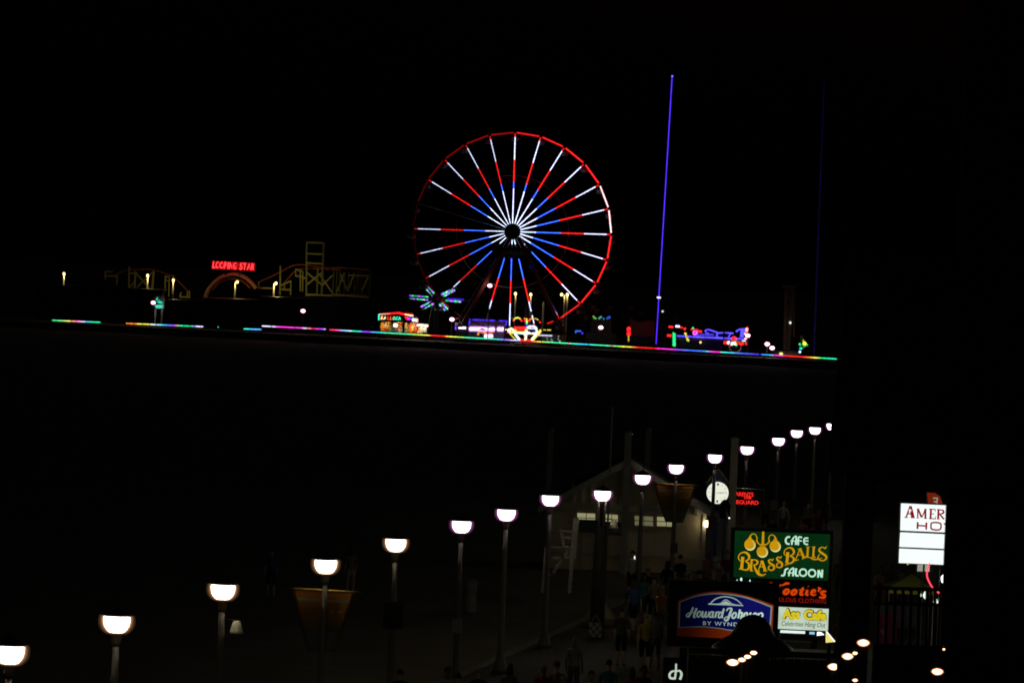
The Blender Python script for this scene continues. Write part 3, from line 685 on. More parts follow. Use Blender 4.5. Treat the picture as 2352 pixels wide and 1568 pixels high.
# brass balls emblem
em = MB()
stroke(em, [(800, 130), (790, 410)], [44, 54], YF, CS); stroke(em, [(680, 250), (665, 320), (720, 395), (790, 400), (870, 395), (925, 330), (905, 260)], [10, 30, 24, 30, 24, 30, 10], YF, CS)
stroke(em, [(665, 260), (640, 195), (590, 178), (540, 205), (520, 270)], [22, 16, 18, 22, 50], YF, CS); stroke(em, [(915, 265), (945, 210), (990, 200), (1035, 225), (1060, 290)], [22, 16, 18, 22, 50], YF, CS)
stroke(em, [(730, 410), (860, 412)], 22, YF, CS); stroke(em, [(480, 272), (560, 278)], 20, YF, CS); stroke(em, [(1010, 298), (1095, 304)], 20, YF, CS)
em.build("emblem_hook", M_gold, gp)
for (bx, by) in ((522, 400), (780, 548), (1048, 432)):
    r0 = 118
    ctr = sp(bx, by, -.03); k = CS.k * mpp(YS)
    out = [ctr + Vector((r0 * k * math.cos(2 * math.pi * i / 28), 0, r0 * k * math.sin(2 * math.pi * i / 28))) for i in range(28)]
    bl = MB().prism(out[::-1], .02).build("emblem_ball", M_gold, gp)
    cre = [ctr + Vector((r0 * .93 * k * math.cos(t), -.006, r0 * .93 * k * math.sin(t))) for t in [R(-150) + R(170) * i / 16 for i in range(17)]]
    MB().ribbon(cre, [4 * k + 30 * k * math.sin(math.pi * i / 16) for i in range(17)], .006).build("ball_edge", M_cream, bl)
    inner = [ctr + Vector((r0 * .72 * k * math.cos(t), -.006, r0 * .72 * k * math.sin(t))) for t in [R(-30) + R(110) * i / 10 for i in range(11)]]
    MB().ribbon(inner, [2 * k + 8 * k * math.sin(math.pi * i / 10) for i in range(11)], .006).build("ball_edge", M_cream, bl)
L = MB()
def S(pts, w): stroke(L, pts, w, YF, CS)
# B
S([(372, 655), (360, 780), (345, 915)], [70, 56, 66]); S([(330, 750), (282, 690), (300, 610), (370, 565), (450, 575), (505, 640), (490, 710), (420, 745)], [12, 22, 18, 24, 46, 50, 34, 12])
S([(420, 745), (490, 790), (505, 860), (480, 915), (420, 930), (290, 905)], [14, 40, 50, 40, 26, 12]); S([(290, 905), (440, 930)], 18)
# R
S([(560, 720), (550, 830), (545, 950)], [46, 42, 46]); S([(530, 715), (640, 722), (680, 760), (660, 810), (590, 825)], [18, 24, 44, 34, 12]); S([(605, 825), (640, 920), (700, 1010), (780, 1042), (860, 1010)], [24, 44, 58, 34, 6]); S([(520, 948), (590, 952)], 16)
# A
S([(775, 735), (690, 960)], [26, 18]); S([(775, 735), (840, 945)], [44, 58]); S([(715, 862), (815, 866)], 16); S([(665, 955), (730, 962)], 16); S([(800, 955), (885, 948)], 18); S([(735, 750), (800, 740)], 12)
# S S
def ess(ox, oy, k=1.0):
    S([(ox + 128 * k, oy), (ox + 95 * k, oy + 40 * k), (ox + 60 * k, oy + 20 * k), (ox + 20 * k, oy + 50 * k), (ox + 50 * k, oy + 105 * k), (ox + 120 * k, oy + 150 * k), (ox + 135 * k, oy + 215 * k), (ox + 80 * k, oy + 255 * k), (ox + 15 * k, oy + 225 * k), (ox + 30 * k, oy + 165 * k), (ox + 70 * k, oy + 165 * k)], [8 * k, 30 * k, 18 * k, 34 * k, 44 * k, 48 * k, 40 * k, 26 * k, 32 * k, 22 * k, 12 * k])
ess(895, 690, .97); ess(1065, 640, .95)
# B
S([(1312, 560), (1305, 680), (1290, 790)], [66, 54, 60]); S([(1270, 640), (1236, 580), (1260, 510), (1330, 468), (1400, 480), (1440, 540), (1425, 600), (1350, 640)], [12, 20, 18, 22, 44, 48, 32, 12])
S([(1350, 640), (1425, 670), (1440, 720), (1400, 775), (1330, 800), (1250, 835)], [14, 38, 46, 34, 28, 12])
# A
S([(1570, 480), (1470, 735)], [24, 18]); S([(1570, 480), (1650, 685)], [42, 56]); S([(1505, 625), (1605, 610)], 16); S([(1455, 738), (1540, 715)], 16); S([(1520, 500), (1600, 480)], 12)
# L L with the long flourish
S([(1735, 450), (1728, 560), (1722, 660)], [44, 40, 46]); S([(1695, 452), (1770, 448)], 14); S([(1610, 705), (1690, 662), (1770, 670), (1850, 705), (1930, 708), (2040, 680)], [14, 26, 16, 34, 22, 8])
S([(1858, 450), (1850, 560), (1845, 660)], [42, 38, 44]); S([(1820, 452), (1892, 448)], 14); S([(1815, 660), (1900, 665)], 16)
S([(2125, 435), (2090, 480), (2040, 455), (1985, 480), (1970, 530), (2030, 580), (2100, 630), (2120, 680), (2080, 725), (2010, 735), (1945, 690), (1960, 630), (1985, 600)], [8, 30, 16, 30, 38, 46, 46, 36, 26, 22, 26, 18, 8])
L.build("lettering", M_gold, gp)
L = MB()
# CAFE
S([(1360, 238), (1300, 250), (1268, 310), (1290, 375), (1352, 390)], [34, 36, 36, 36, 34]); S([(1395, 405), (1410, 300), (1455, 240), (1490, 240), (1480, 405)], [34, 32, 24, 32, 40]); S([(1370, 325), (1480, 330)], 22)
S([(1612, 255), (1540, 252), (1528, 410)], [30, 34, 40]); S([(1490, 318), (1605, 324)], 26); S([(1742, 268), (1670, 270), (1650, 330), (1670, 385), (1735, 398)], [30, 30, 30, 30, 34]); S([(1635, 325), (1745, 325)], 26)
# SALOON
S([(1325, 898), (1265, 925), (1250, 990), (1230, 1040), (1172, 1048)], [30, 36, 40, 38, 30]); S([(1335, 1060), (1350, 960), (1395, 905), (1435, 905), (1420, 1060)], [34, 32, 26, 34, 40]); S([(1310, 990), (1420, 992)], 22)
S([(1490, 895), (1478, 1030), (1545, 1050)], [40, 42, 36]); S([(1478, 1048), (1545, 1052)], 36)
for (ox, oy) in ((1632, 985), (1820, 997)):
    S([(ox + 72 * math.cos(t), oy + 72 * math.sin(t)) for t in [2 * math.pi * i / 16 for i in range(17)]], 34)
S([(1945, 1090), (1955, 930)], 38); S([(1960, 935), (2020, 1080)], [44, 44]); S([(2025, 1090), (2035, 925)], 38)
L.build("lettering", M_mint, gp)
# Tootie's panel
M_or = emi("orange_backlit_letters", (.62, .05, .001), 1.0); M_rd = emi("dim_red_letters", (.26, .008, .004), 1.0)
CT = Conv(3050, 2300, 6.03)
def ST(pts, w): stroke(L, pts, w, YF, CT)
tp = MB().prism([px(1758, 1338, YS + .01), px(1904, 1344, YS + .01), px(1902, 1394, YS + .01), px(1756, 1388, YS + .01)], .02).build("black_panel", mat("unlit_black_acrylic", (.008, .008, .008), .3), ps_)
L = MB()
ST([(130, 225), (200, 195), (300, 225), (420, 228), (480, 235), (570, 195), (650, 195)], [16, 60, 36, 26, 30, 60, 40]); ST([(400, 230), (330, 420), (300, 470)], [70, 70, 40])
for ox in (575, 760): ST([(ox + 55 * math.cos(t) + 22 * -math.sin(t), 392 + (ox - 575) * .07 + 52 * math.sin(t)) for t in [2 * math.pi * i / 12 for i in range(13)]], 62)
ST([(985, 290), (945, 370), (925, 450), (990, 465)], [40, 74, 78, 40]); ST([(880, 345), (1010, 345)], [20, 30]); ST([(1085, 345), (1060, 450), (1110, 470)], [60, 74, 40]); ST([(1105, 265), (1108, 268)], 74)
ST([(1170, 420), (1270, 395), (1260, 350), (1200, 370), (1180, 440), (1230, 475), (1300, 450)], [30, 34, 44, 58, 66, 46, 20]); ST([(1385, 290), (1345, 400)], [90, 20])
ST([(1540, 385), (1470, 385), (1420, 410), (1440, 450), (1500, 480), (1490, 525), (1430, 535), (1365, 520)], [30, 60, 60, 58, 64, 60, 56, 34])
L.build("lettering", M_or, tp)
L = MB(); x0, y0 = CT(500, 642); x1, y1 = CT(1530, 690); xl, yl = CT(60, 622)
lettering(L, "FABULOUS CLOTHING", xl + 11, yl, x1, 9.8, YF, None, .0, 0, 1.08); L.build("lettering", M_rd, tp)
# white cafe panel
wp = MB().prism([px(1757, 1391, YS + .004), px(1903.5, 1397.5, YS + .004), px(1901.5, 1448, YS + .004), px(1755, 1441.5, YS + .004)], .02).build("white_panel", uneven(emi("white_backlit_panel", (.55, .68, .54), 1.0, sample=True), .85, 1.08, 1.5), ps_)
M_y = emi("yellow_backlit_letters", (.66, .55, .01), 1.0); M_ol = emi("dark_red_outline", (.1, .012, .01), 1.0); M_in = emi("grey_ink_on_light", (.07, .075, .065), 1.0)
for (of, m_, dy, dx) in ((.11, M_ol, .012, 1.2), (.045, M_y, 0, 0)):
    L = MB(); xa, ya = CT(470, 1045); xb, yb = CT(905, 1060); lettering(L, "Ass", xa - (0 if of < .05 else 1) + dx * .3, ya + dx * .7, xb + (0 if of < .05 else 1), 24 if of < .05 else 26.5, YF + dy, None, of, 0, .92)
    xa, ya = CT(990, 1072); xb, yb = CT(1540, 1100); lettering(L, "Cafe", xa - (0 if of < .05 else 1) + dx * .3, ya + dx * .7, xb + (0 if of < .05 else 1), 24 if of < .05 else 26.5, YF + dy, None, of, 0, .92)
    L.build("lettering", m_, wp)
L = MB(); xa, ya = CT(455, 1225); xb, yb = CT(1520, 1260); lettering(L, "Celebrities Hang Out", xa, ya + 2, xb, 14.5, YF, None, .0, .25, .95); L.build("lettering", M_in, wp)
lo_ = MB().prism([px(1793, 1446, YS), px(1849.5, 1448.5, YS), px(1849, 1454.5, YS), px(1792, 1452, YS)], .02).build("light_strip", emi("strip_white", (.8, .95, .9), 1.0), ps_)
MB().prism([px(1859.5, 1450, YS), px(1871, 1450.5, YS), px(1871, 1456, YS), px(1859, 1455.5, YS)], .02).build("light_strip", emi("strip_blue", (.3, .6, .8), 1.0), ps_)
MB().prism([px(1877, 1450, YS - .01), px(1886, 1450.5, YS - .01), px(1894, 1457, YS - .01), px(1876, 1459, YS - .01)], .02).build("light_strip", emi("strip_hot", (1.2, 1.15, 1.2), 1.2), ps_)
MB().tube([px(1791.5, 1455, YS - .02), px(1790.5, 1471, YS - .02), px(1866, 1475, YS - .02)], .02, 6).build("frame_tube", M_grey, ps_)
for (x, y, r_) in ((1693, 1331, .02), (1702.5, 1329.5, .05), (1722.5, 1332.5, .03)): MB().ball(px(x, y, YS - .08), r_, 6, (.7, .7, 1.2)).build("spot_bulb", emi("spot_mint", (.6, .95, .85), 1.2), ps_)
q = px(1904, 1472, 178); wd = thing("lit_wedge_sign", Vector((q.x, q.y, BW)), "small yellow lit wedge shaped sign below the tenant sign", "sign")
MB().prism([px(1897, 1451, 178), px(1902, 1453, 178), px(1918, 1473, 178), px(1897, 1475, 178)], .12).build("wedge_panel", emi("wedge_yellow", (.85, .75, .2), 1.0), wd)
MB().prism([px(1896.5, 1449, 177.98), px(1900, 1449, 177.98), px(1919, 1472, 177.98), px(1916, 1473, 177.98)], .1).build("edge_tube", emi("wedge_white", (1, 1, 1.1), 1.2), wd)
MB().beam(px(1905, 1474, 178.06), Vector((q.x, 178.06, BW)), .1).build("post", M_black, wd)

# ------------------------------------------------------------------ blue hotel sign
YJ = 166.0
CJ = Conv(2640, 2330, 3.91)
def jp(x, y, dy=0): return px(*CJ(x, y), YJ + dy)
c0 = px(1668, 1420, YJ); hj = thing("hotel_sign", Vector((c0.x, c0.y + .2, BW)), "arched blue and orange lit hotel sign reading Howard Johnson", "sign")
MB().prism([px(1536, 1330, YJ + .06), px(1791, 1340, YJ + .06), px(1785, 1492, YJ + .06), px(1531, 1482, YJ + .06)], .4).build("cabinet", M_black, hj)
for x in (1570, 1750):
    q = px(x, 1485, YJ + .25); MB().beam(q, Vector((q.x, q.y, BW)), .2).build("post", M_black, hj)
def jb(x):   # the tubes behind the film are nearly dead at the left end
    t = max(0, min(1, (x - 250) / 1500)); return .06 + .94 * min(1, max(0, (t - .06) / .68)) ** 1.7
def curve_panel(top, bot, dy, col, name, parent, steps=40):
    T = catmull([(p[0], p[1], 0) for p in top], 10); Bm = catmull([(p[0], p[1], 0) for p in bot], 10)
    def at(C, x):
        for i in range(len(C) - 1):
            if C[i].x <= x <= C[i + 1].x: return lerp(C[i].y, C[i + 1].y, (x - C[i].x) / max(1e-6, C[i + 1].x - C[i].x))
        return C[0].y if x < C[0].x else C[-1].y
    xa, xb = top[0][0], top[-1][0]; g = MB(); n = steps; th = .02
    for i in range(n + 1):
        x = lerp(xa, xb, i / n); xb_ = lerp(bot[0][0], bot[-1][0], i / n)
        a, b_ = jp(x, at(T, x), dy), jp(xb_, at(Bm, xb_), dy)
        g.v += [a, b_, a + Vector((0, th, 0)), b_ + Vector((0, th, 0))]
    for i in range(n):
        c = dim(col, jb(lerp(xa, xb, (i + .5) / n))); k = i * 4
        g.face((k, k + 1, k + 5, k + 4), c); g.face((k, k + 4, k + 6, k + 2), c); g.face((k + 1, k + 3, k + 7, k + 5), c)
    return g.build(name, PRINT, parent)
orp = curve_panel([(270, 275), (600, 165), (960, 135), (1350, 200), (1778, 345)], [(262, 830), (600, 845), (960, 862), (1350, 880), (1752, 900)], .03, (.2, .022, .002), "orange_panel", hj)
whp = curve_panel([(300, 290), (600, 190), (950, 160), (1350, 222), (1755, 368)], [(286, 702), (640, 690), (900, 712), (1200, 755), (1725, 760)], .015, (.2, .26, .22), "white_border", hj)
blp = curve_panel([(322, 305), (600, 207), (950, 178), (1350, 240), (1733, 382)], [(308, 688), (640, 676), (900, 698), (1200, 740), (1708, 745)], .0, (.005, .005, .1), "blue_panel", hj)
YW = YJ - .025
def jc(x): return dim((.52, .72, .62), jb(x) ** .8)
L = MB()
def SJ(pts, w): stroke(L, pts, w, YW, CJ, .02, colfn=jc)
# roof emblem
SJ([(790, 318), (860, 255), (950, 222), (1030, 215), (1130, 232), (1210, 272), (1278, 335)], 13); SJ([(758, 325), (930, 325), (1030, 262), (1140, 332), (1300, 352)], 11); SJ([(760, 330), (1000, 340), (1300, 354)], 12)
L2 = MB(); L2.prism([jp(945, 330, -.02), jp(1030, 278, -.02), jp(1125, 338, -.02)][::-1], .015, jc(1030)); L2.build("emblem_gable", PRINT, blp)
# Howard
SJ([(520, 380), (490, 450), (455, 515), (425, 530), (412, 505), (440, 475), (490, 465), (555, 462)], [30, 32, 30, 16, 14, 14, 12, 12]); SJ([(575, 395), (545, 470), (530, 530), (560, 535)], [32, 32, 30, 12])
def oval(cx, cy, rx, ry, w, sh=.3): SJ([(cx + rx * math.cos(t) - sh * ry * math.sin(t), cy + ry * math.sin(t)) for t in [2 * math.pi * i / 12 for i in range(13)]], w)
oval(610, 487, 28, 42, 22); SJ([(672, 440), (660, 520), (690, 525), (722, 450), (712, 525), (745, 520), (768, 445)], [24, 28, 20, 24, 28, 20, 14])
oval(800, 492, 26, 42, 22); SJ([(838, 445), (820, 525), (845, 535)], [26, 28, 14]); SJ([(885, 450), (862, 540)], [26, 30]); SJ([(872, 490), (900, 455), (935, 462)], [12, 20, 24])
oval(942, 500, 26, 42, 22); SJ([(1000, 400), (968, 525), (990, 540)], [28, 30, 14])
# Johnson
SJ([(1040, 440), (1060, 405), (1100, 395), (1118, 412), (1095, 480), (1060, 570), (1025, 588), (1008, 560), (1040, 530), (1120, 510)], [14, 20, 22, 34, 36, 32, 22, 16, 14, 10])
oval(1160, 507, 30, 42, 25); SJ([(1252, 415), (1222, 550)], [28, 32]); SJ([(1232, 500), (1268, 460), (1285, 480), (1268, 550), (1290, 552)], [12, 22, 28, 32, 14])
SJ([(1325, 465), (1300, 555)], [26, 32]); SJ([(1312, 500), (1350, 465), (1368, 490), (1352, 555), (1372, 555)], [12, 22, 28, 32, 14])
SJ([(1432, 468), (1405, 480), (1425, 520), (1405, 560), (1375, 558)], [16, 26, 28, 24, 14]); oval(1478, 515, 30, 42, 25)
SJ([(1545, 470), (1520, 560)], [26, 32]); SJ([(1532, 510), (1575, 470), (1605, 490), (1590, 560), (1615, 560)], [12, 22, 28, 32, 14])
L.build("lettering", PRINT, blp)
L = MB(); xa, ya = CJ(672, 655); xb, _ = CJ(1480, 700); lettering(L, "BY WYNDHAM", xa, ya, xb, 8.6, YW, None, .004, 0, 1.25, .02, lambda t: jc(672 + t * 800)); L.build("lettering", PRINT, blp)
# dark domed canopy in front of its right half
CY = 158.0
dm = thing("domed_canopy", Vector((px(1731.5, 1490, CY).x, CY, BW)), "black domed canopy hiding the lower part of the hotel sign", "canopy")
t_ = px(1731.5, 1410, CY); kk = mpp(CY); cz = px(1731.5, 1500, CY).z
prof = [(100, 1502), (92, 1484), (70, 1468), (52, 1458), (46, 1448), (42, 1438), (36, 1428), (26, 1418), (13, 1412), (2, 1410)]
MB().lathe(Vector((t_.x, CY, 0)), [(r_ * kk, cz + (1500 - y_) * kk) for (r_, y_) in prof], 28).build("canopy", M_black, dm, True)
MB().beam(Vector((t_.x, CY, BW)), Vector((t_.x, CY, cz)), .16).build("post", M_black, dm)
# dh letter sign
YD = 158.0
q = px(1552, 1545, YD); ds = thing("letter_sign", Vector((q.x, q.y, BW)), "small black sign with joined white letters dh", "sign")
MB().prism([px(1524, 1508, YD + .03), px(1578, 1510, YD + .03), px(1576, 1590, YD + .03), px(1521, 1588, YD + .03)], .1).build("panel", M_black, ds)
q2 = px(1550, 1588, YD + .08); MB().beam(q2, Vector((q2.x, q2.y, BW)), .12).build("post", M_black, ds)
L = MB()
for pts, w in (([(252, 1262), (248, 1380), (232, 1500)], [26, 28, 34]), ([(240, 1375), (185, 1385), (150, 1430), (165, 1485), (240, 1492)], [18, 30, 34, 34, 30]), ([(250, 1390), (300, 1370), (335, 1410), (330, 1460), (312, 1508)], [16, 26, 34, 34, 38])):
    stroke(L, pts, w, YD, CJ, .03)
L.build("lettering", emi("pale_letters", (.5, .62, .5), 1.0), ds)

# ------------------------------------------------------------------ terrace fence under the signs
YT = 150.0
tf = thing("terrace_fence", Vector((px(1740, 1500, YT).x, YT, BW)), "dark brown picket fence of the terrace below the blue hotel sign", "fence")
M_fence = mat("dark_fence_boards", (.045, .038, .022), .8, 0, .3, 4)
za, zb = px(1582, 1492, YT), px(1945, 1504, YT)
MB().beam(Vector((za.x, YT, za.z)), Vector((zb.x, YT, za.z)), .1, .14).build("top_rail", M_fence, tf)
x = za.x
while x < zb.x:
    MB().box((x + .1, YT - .07, (za.z - .1 + BW) / 2), (.185, .03, za.z - .1 - BW)).build("picket", M_fence, tf); x += .2
MB().box(((za.x + zb.x) / 2, YT + .06, (za.z + BW) / 2 - .1), (zb.x - za.x, .05, za.z - BW - .2)).build("backing", M_black, tf)

# ------------------------------------------------------------------ terrace post lights
M_lens = emi("warm_lens", (1.2, .8, .45), 3.2)
lights = [(1683, 1520, 22, "lowest and largest of four warm post lights below the domed canopy"), (1704, 1514, 14, "second warm post light in the slanting row of four"), (1717, 1507, 13, "third warm post light in the slanting row of four"), (1731, 1498, 13, "highest warm post light in the slanting row of four"),
 (1983, 1475, 22, "warm post light nearest the dark railing"), (1947, 1506, 20, "middle warm post light of the right slanting row"), (1964, 1499, 9, "small warm post light touching the middle one"), (1915, 1530, 22, "warm post light below the stacked tenant sign"),
 (2153, 1541, 21, "warm post light alone under the black hotel block"), (1964, 1561, 9, "slanted warm post light at the bottom edge"), (2168, 1490, 5, "tiny warm post light beside the black hotel block")]
for (x, y, w, lab) in lights:
    Y = (140.0 if x < 1935 else 92.0) - (y - 1500) * .08; c = px(x, y, Y); r_ = w * 1.15 * mpp(Y)
    o = thing("post_light", Vector((c.x, c.y, BW)), lab, "light", "warm post lights on the terrace")
    MB().lathe(c, [(r_ * .1, -r_ * .27), (r_ * .3, -r_ * .2), (r_ * .44, -r_ * .1), (r_ * .5, 0), (r_ * .44, r_ * .09), (r_ * .3, r_ * .18), (r_ * .1, r_ * .24)], 16).build("lens", M_lens, o, True)
    MB().lathe(c, [(r_ * .1, -r_ * .37), (r_ * .36, -r_ * .28), (r_ * .53, -r_ * .14), (r_ * .62, 0), (r_ * .53, r_ * .13), (r_ * .36, r_ * .25), (r_ * .1, r_ * .32)], 16).build("outer_lens", emi("warm_outer_lens", (.7, .16, .06), .5, True), o, True)  # dim outer shell imitating a warm halo around the lens
    MB().lathe(c + Vector((0, 0, r_ * .32)), [(r_ * .34, 0), (r_ * .3, .03), (.03, .06)], 12).build("cap", M_dark, o)
    MB().beam(Vector((c.x, c.y, BW)), c - Vector((0, 0, r_ * .29)), min(.12, r_ * .5)).build("post", M_stucco, o)

# ------------------------------------------------------------------ lit white hotel sign, things behind the railing
YA = 186.0
CA = Conv(3300, 1900, 1.887)
def ap(x, y, dy=0): return px(*CA(x, y), YA + dy)
c0 = px(2125, 1225, YA); am = thing("panel_sign", Vector((c0.x + .8, c0.y + .2, BW)), "bright white three panel sign with maroon AMERI letters, cut by dark wall", "sign")
MB().prism([ap(566, 202, .03), ap(1300, 236, .03), ap(1290, 690, .03), ap(550, 666, .03)], .35).build("cabinet", M_black, am)
M_wp = emi("white_sign_face", (.95, 1.05, 1.03), 1.0, sample=True)
pa = []
for (a, b, c_, d) in (((574, 211), (1290, 243), (1283, 447), (568, 415)), ((568, 429), (1283, 461), (1280, 570), (561, 539)), ((561, 551), (1280, 583), (1276, 690), (557, 660))):
    pa.append(MB().prism([ap(*a), ap(*b), ap(*c_), ap(*d)], .02).build("panel", M_wp, am))
q = ap(900, 665, .2); MB().beam(q, Vector((q.x, q.y, BW)), .25).build("post", M_black, am)
M_mar = emi("maroon_letters", (.26, .004, .012), 1.0)
L = MB(); YA2 = YA - .02
def SA(pts, w): stroke(L, pts, w, YA2, CA, .02, smooth=False)
SA([(645, 232), (612, 316)], [16, 10]); SA([(645, 232), (664, 318)], [20, 27]); SA([(622, 290), (660, 290)], 9); SA([(597, 317), (628, 318)], 6); SA([(646, 319), (680, 321)], 6)
def am_m(x): SA([(x, 252), (x, 322)], 10); SA([(x + 2, 254), (x + 30, 318)], 14); SA([(x + 32, 316), (x + 58, 254)], 9); SA([(x + 58, 254), (x + 58, 325)], 15); SA([(x - 10, 321), (x + 12, 322)], 5); SA([(x + 44, 325), (x + 72, 326)], 5); SA([(x - 8, 253), (x + 12, 253)], 5); SA([(x + 48, 254), (x + 70, 255)], 5)
am_m(700)
SA([(800, 254), (797, 327)], 15); SA([(785, 255), (832, 257)], 8); SA([(832, 255), (833, 275)], 5); SA([(797, 290), (824, 291)], 7); SA([(785, 326), (836, 328)], 8); SA([(836, 308), (834, 328)], 5)
SA([(857, 257), (854, 329)], 15); SA([(843, 257), (872, 258)], 6); stroke(L, [(860, 260), (890, 264), (893, 284), (860, 294)], [6, 12, 14, 6], YA2, CA, .02); SA([(866, 294), (898, 330)], [10, 15]); SA([(842, 329), (868, 330)], 5)
SA([(928, 259), (925, 331)], 15); SA([(914, 260), (942, 261)], 5); SA([(912, 331), (940, 332)], 5)
L.build("lettering", M_mar, pa[0])
L = MB(); xa, ya = CA(968, 334); xb, _ = CA(1255, 350); lettering(L, "CANA", xa, ya, xb, 22, YA2, None, .01); L.build("lettering", M_mar, pa[0])
star = [px(*CA(642 + (15 if i % 2 == 0 else 6) * math.sin(math.pi * i / 5), 264 - (15 if i % 2 == 0 else 6) * math.cos(math.pi * i / 5)), YA - .04) for i in range(10)]
MB().prism(star, .01).build("star", M_wp, pa[0])
L = MB()
SA([(700, 352), (698, 404)], 14); SA([(766, 355), (764, 409)], 14); SA([(700, 378), (765, 382)], 12)
stroke(L, [(800, 382), (805, 360), (838, 356), (870, 362), (876, 384), (868, 408), (836, 411), (804, 404), (800, 382)], 12, YA2, CA, .02)
SA([(896, 366), (960, 369)], 12); SA([(926, 366), (924, 414)], 14); SA([(985, 366), (983, 416)], 14); SA([(985, 370), (1035, 373)], 11); SA([(985, 392), (1030, 394)], 11); SA([(985, 414), (1035, 416)], 11); SA([(1060, 370), (1058, 418)], 14); SA([(1058, 416), (1110, 419)], 12)
L.build("lettering", M_mar, pa[0])
# feather flag
q = px(2160, 1200, 190); ff = thing("feather_flag", Vector((q.x, 190, BW)), "orange feather flag with a pale letter E above the white sign", "flag")
MB().prism([px(*CA(770, 130), 190), px(*CA(830, 133), 190), px(*CA(868, 158), 190), px(*CA(888, 215), 190), px(*CA(880, 300), 190), px(*CA(785, 300), 190)], .02).build("cloth", emi("lit_orange_cloth", (.15, .014, .003), 1.0), ff)
L = MB()
for pts in ([(848, 172), (842, 232)], [(815, 172), (852, 172)], [(820, 198), (846, 200)], [(830, 230), (850, 232)]): stroke(L, pts, 9, 189.98, CA, .01, smooth=False)
L.build("lettering", emi("pale_flag_letter", (.3, .3, .24), 1.0), ff)
MB().tube([Vector((px(*CA(770, 130), 190.03).x, 190.03, BW)), px(*CA(770, 128), 190.03)], .03, 6).build("pole", M_grey, ff)
# neon arc
na = thing("neon_arc", Vector((px(2140, 1350, 184).x, 184, BW)), "curved pink red neon tube below the white panel sign", "neon light")
ledtube(catmull([px(*CA(*p), 184) for p in ((790, 660), (774, 710), (770, 760), (790, 812), (820, 860))], 6), .022, [(1.1, .06, .1)] * 30, "tube", na, 2.4)
ledtube([px(*CA(832, 868), 184), px(*CA(862, 888), 184)], .028, [(1.1, .05, .1)] * 2, "tube", na, 2.0)
MB().beam(px(*CA(800, 830), 184.1), Vector((px(*CA(800, 830), 184.1).x, 184.1, BW)), .06).build("bracket", M_dark, na)
# green tent
q = px(2092, 1350, 196); tn = thing("market_tent", Vector((q.x, 196, BW)), "olive green peaked tent roof behind the dark railing", "tent")
g = MB(); ap_ = px(2096, 1317, 197.2); z0 = px(2092, 1351, 196).z; xa, xb = px(2040, 1350, 196).x, px(2146, 1350, 196).x
cs = [Vector((xa, 196, z0)), Vector((xb, 196, z0)), Vector((xb, 198.4, z0)), Vector((xa, 198.4, z0))]
g.v += cs + [ap_] + [p - Vector((0, 0, .18)) for p in cs]
for i in range(4): g.face((i, (i + 1) % 4, 4)); g.face((i, i + 5, (i + 1) % 4 + 5, (i + 1) % 4))
g.build("roof", mat("olive_tent_canvas", (.2, .24, .03), .85), tn)
for p in cs: MB().beam(Vector((p.x, p.y, BW)), p, .06).build("leg", M_grey, tn)
for (x, y, r_, lab) in ((2126, 1366, .09, "bright white bulb under the tent edge"), (2149, 1381, .08, "pale white bulb below the neon arc"), (2113.5, 1366, .05, "small pale bulb left of the bright one"), (2085, 1293, .035, "tiny amber bulb beside the white sign")):
    q = px(x, y, 186.5); o = thing("hanging_bulb", q, lab, "light", "bulbs around the tent")
    MB().lathe(q, [(r_ * .3, -r_ * 1.3), (r_ * .8, -r_ * .6), (r_, 0), (r_ * .6, r_ * .9), (r_ * .3, r_ * 1.3)], 10).build("bulb", emi("amber_bulb", (1.2, .6, .1), 1.2) if x < 2100 else emi("tent_bulb", (.9, 1.1, .9), 1.1), o, True)
    MB().tube([q + Vector((0, 0, r_ * 1.3)), q + Vector((0, 0, .5))], .012, 6).build("cord", M_dark, o)
q = px(2120, 1302, 199.5); wn = thing("shop_window", q, "dim pale lit shop window just under the white sign", "window")
MB().prism([px(2108, 1292, 199.5), px(2135, 1293, 199.5), px(2135, 1312, 199.5), px(2107, 1311, 199.5)], .05).build("pane", emi("pale_shop_window", (.3, .31, .24), 1.0), wn)
MB().prism([px(2103, 1286, 199.56), px(2172, 1289, 199.56), px(2172, 1400, 199.56), px(2102, 1398, 199.56)], .2).build("wall", mat("slate_shop_wall", (.05, .06, .07), .8), wn)
point("window_light", px(2110, 1330, 193), 45, (1, .85, .6), wn, .2)
q = px(2170, 1331, 168); tc = thing("torch_light", Vector((q.x, q.y, BW)), "small bright white torch light on a thin pole at the dark wall", "light")
MB().lathe(q, [(.03, -.14), (.09, -.05), (.11, .06), (.05, .16), (.01, .24)], 10).build("flame_glass", emi("torch_white", (1.1, 1.05, 1.2), 3.0), tc, True)
MB().tube([Vector((q.x, q.y, BW)), q - Vector((0, 0, .14))], .025, 6).build("pole", M_grey, tc)
point("torch_lamp", q + Vector((-.3, -.2, .1)), 26, (1, .9, .85), tc, .1)
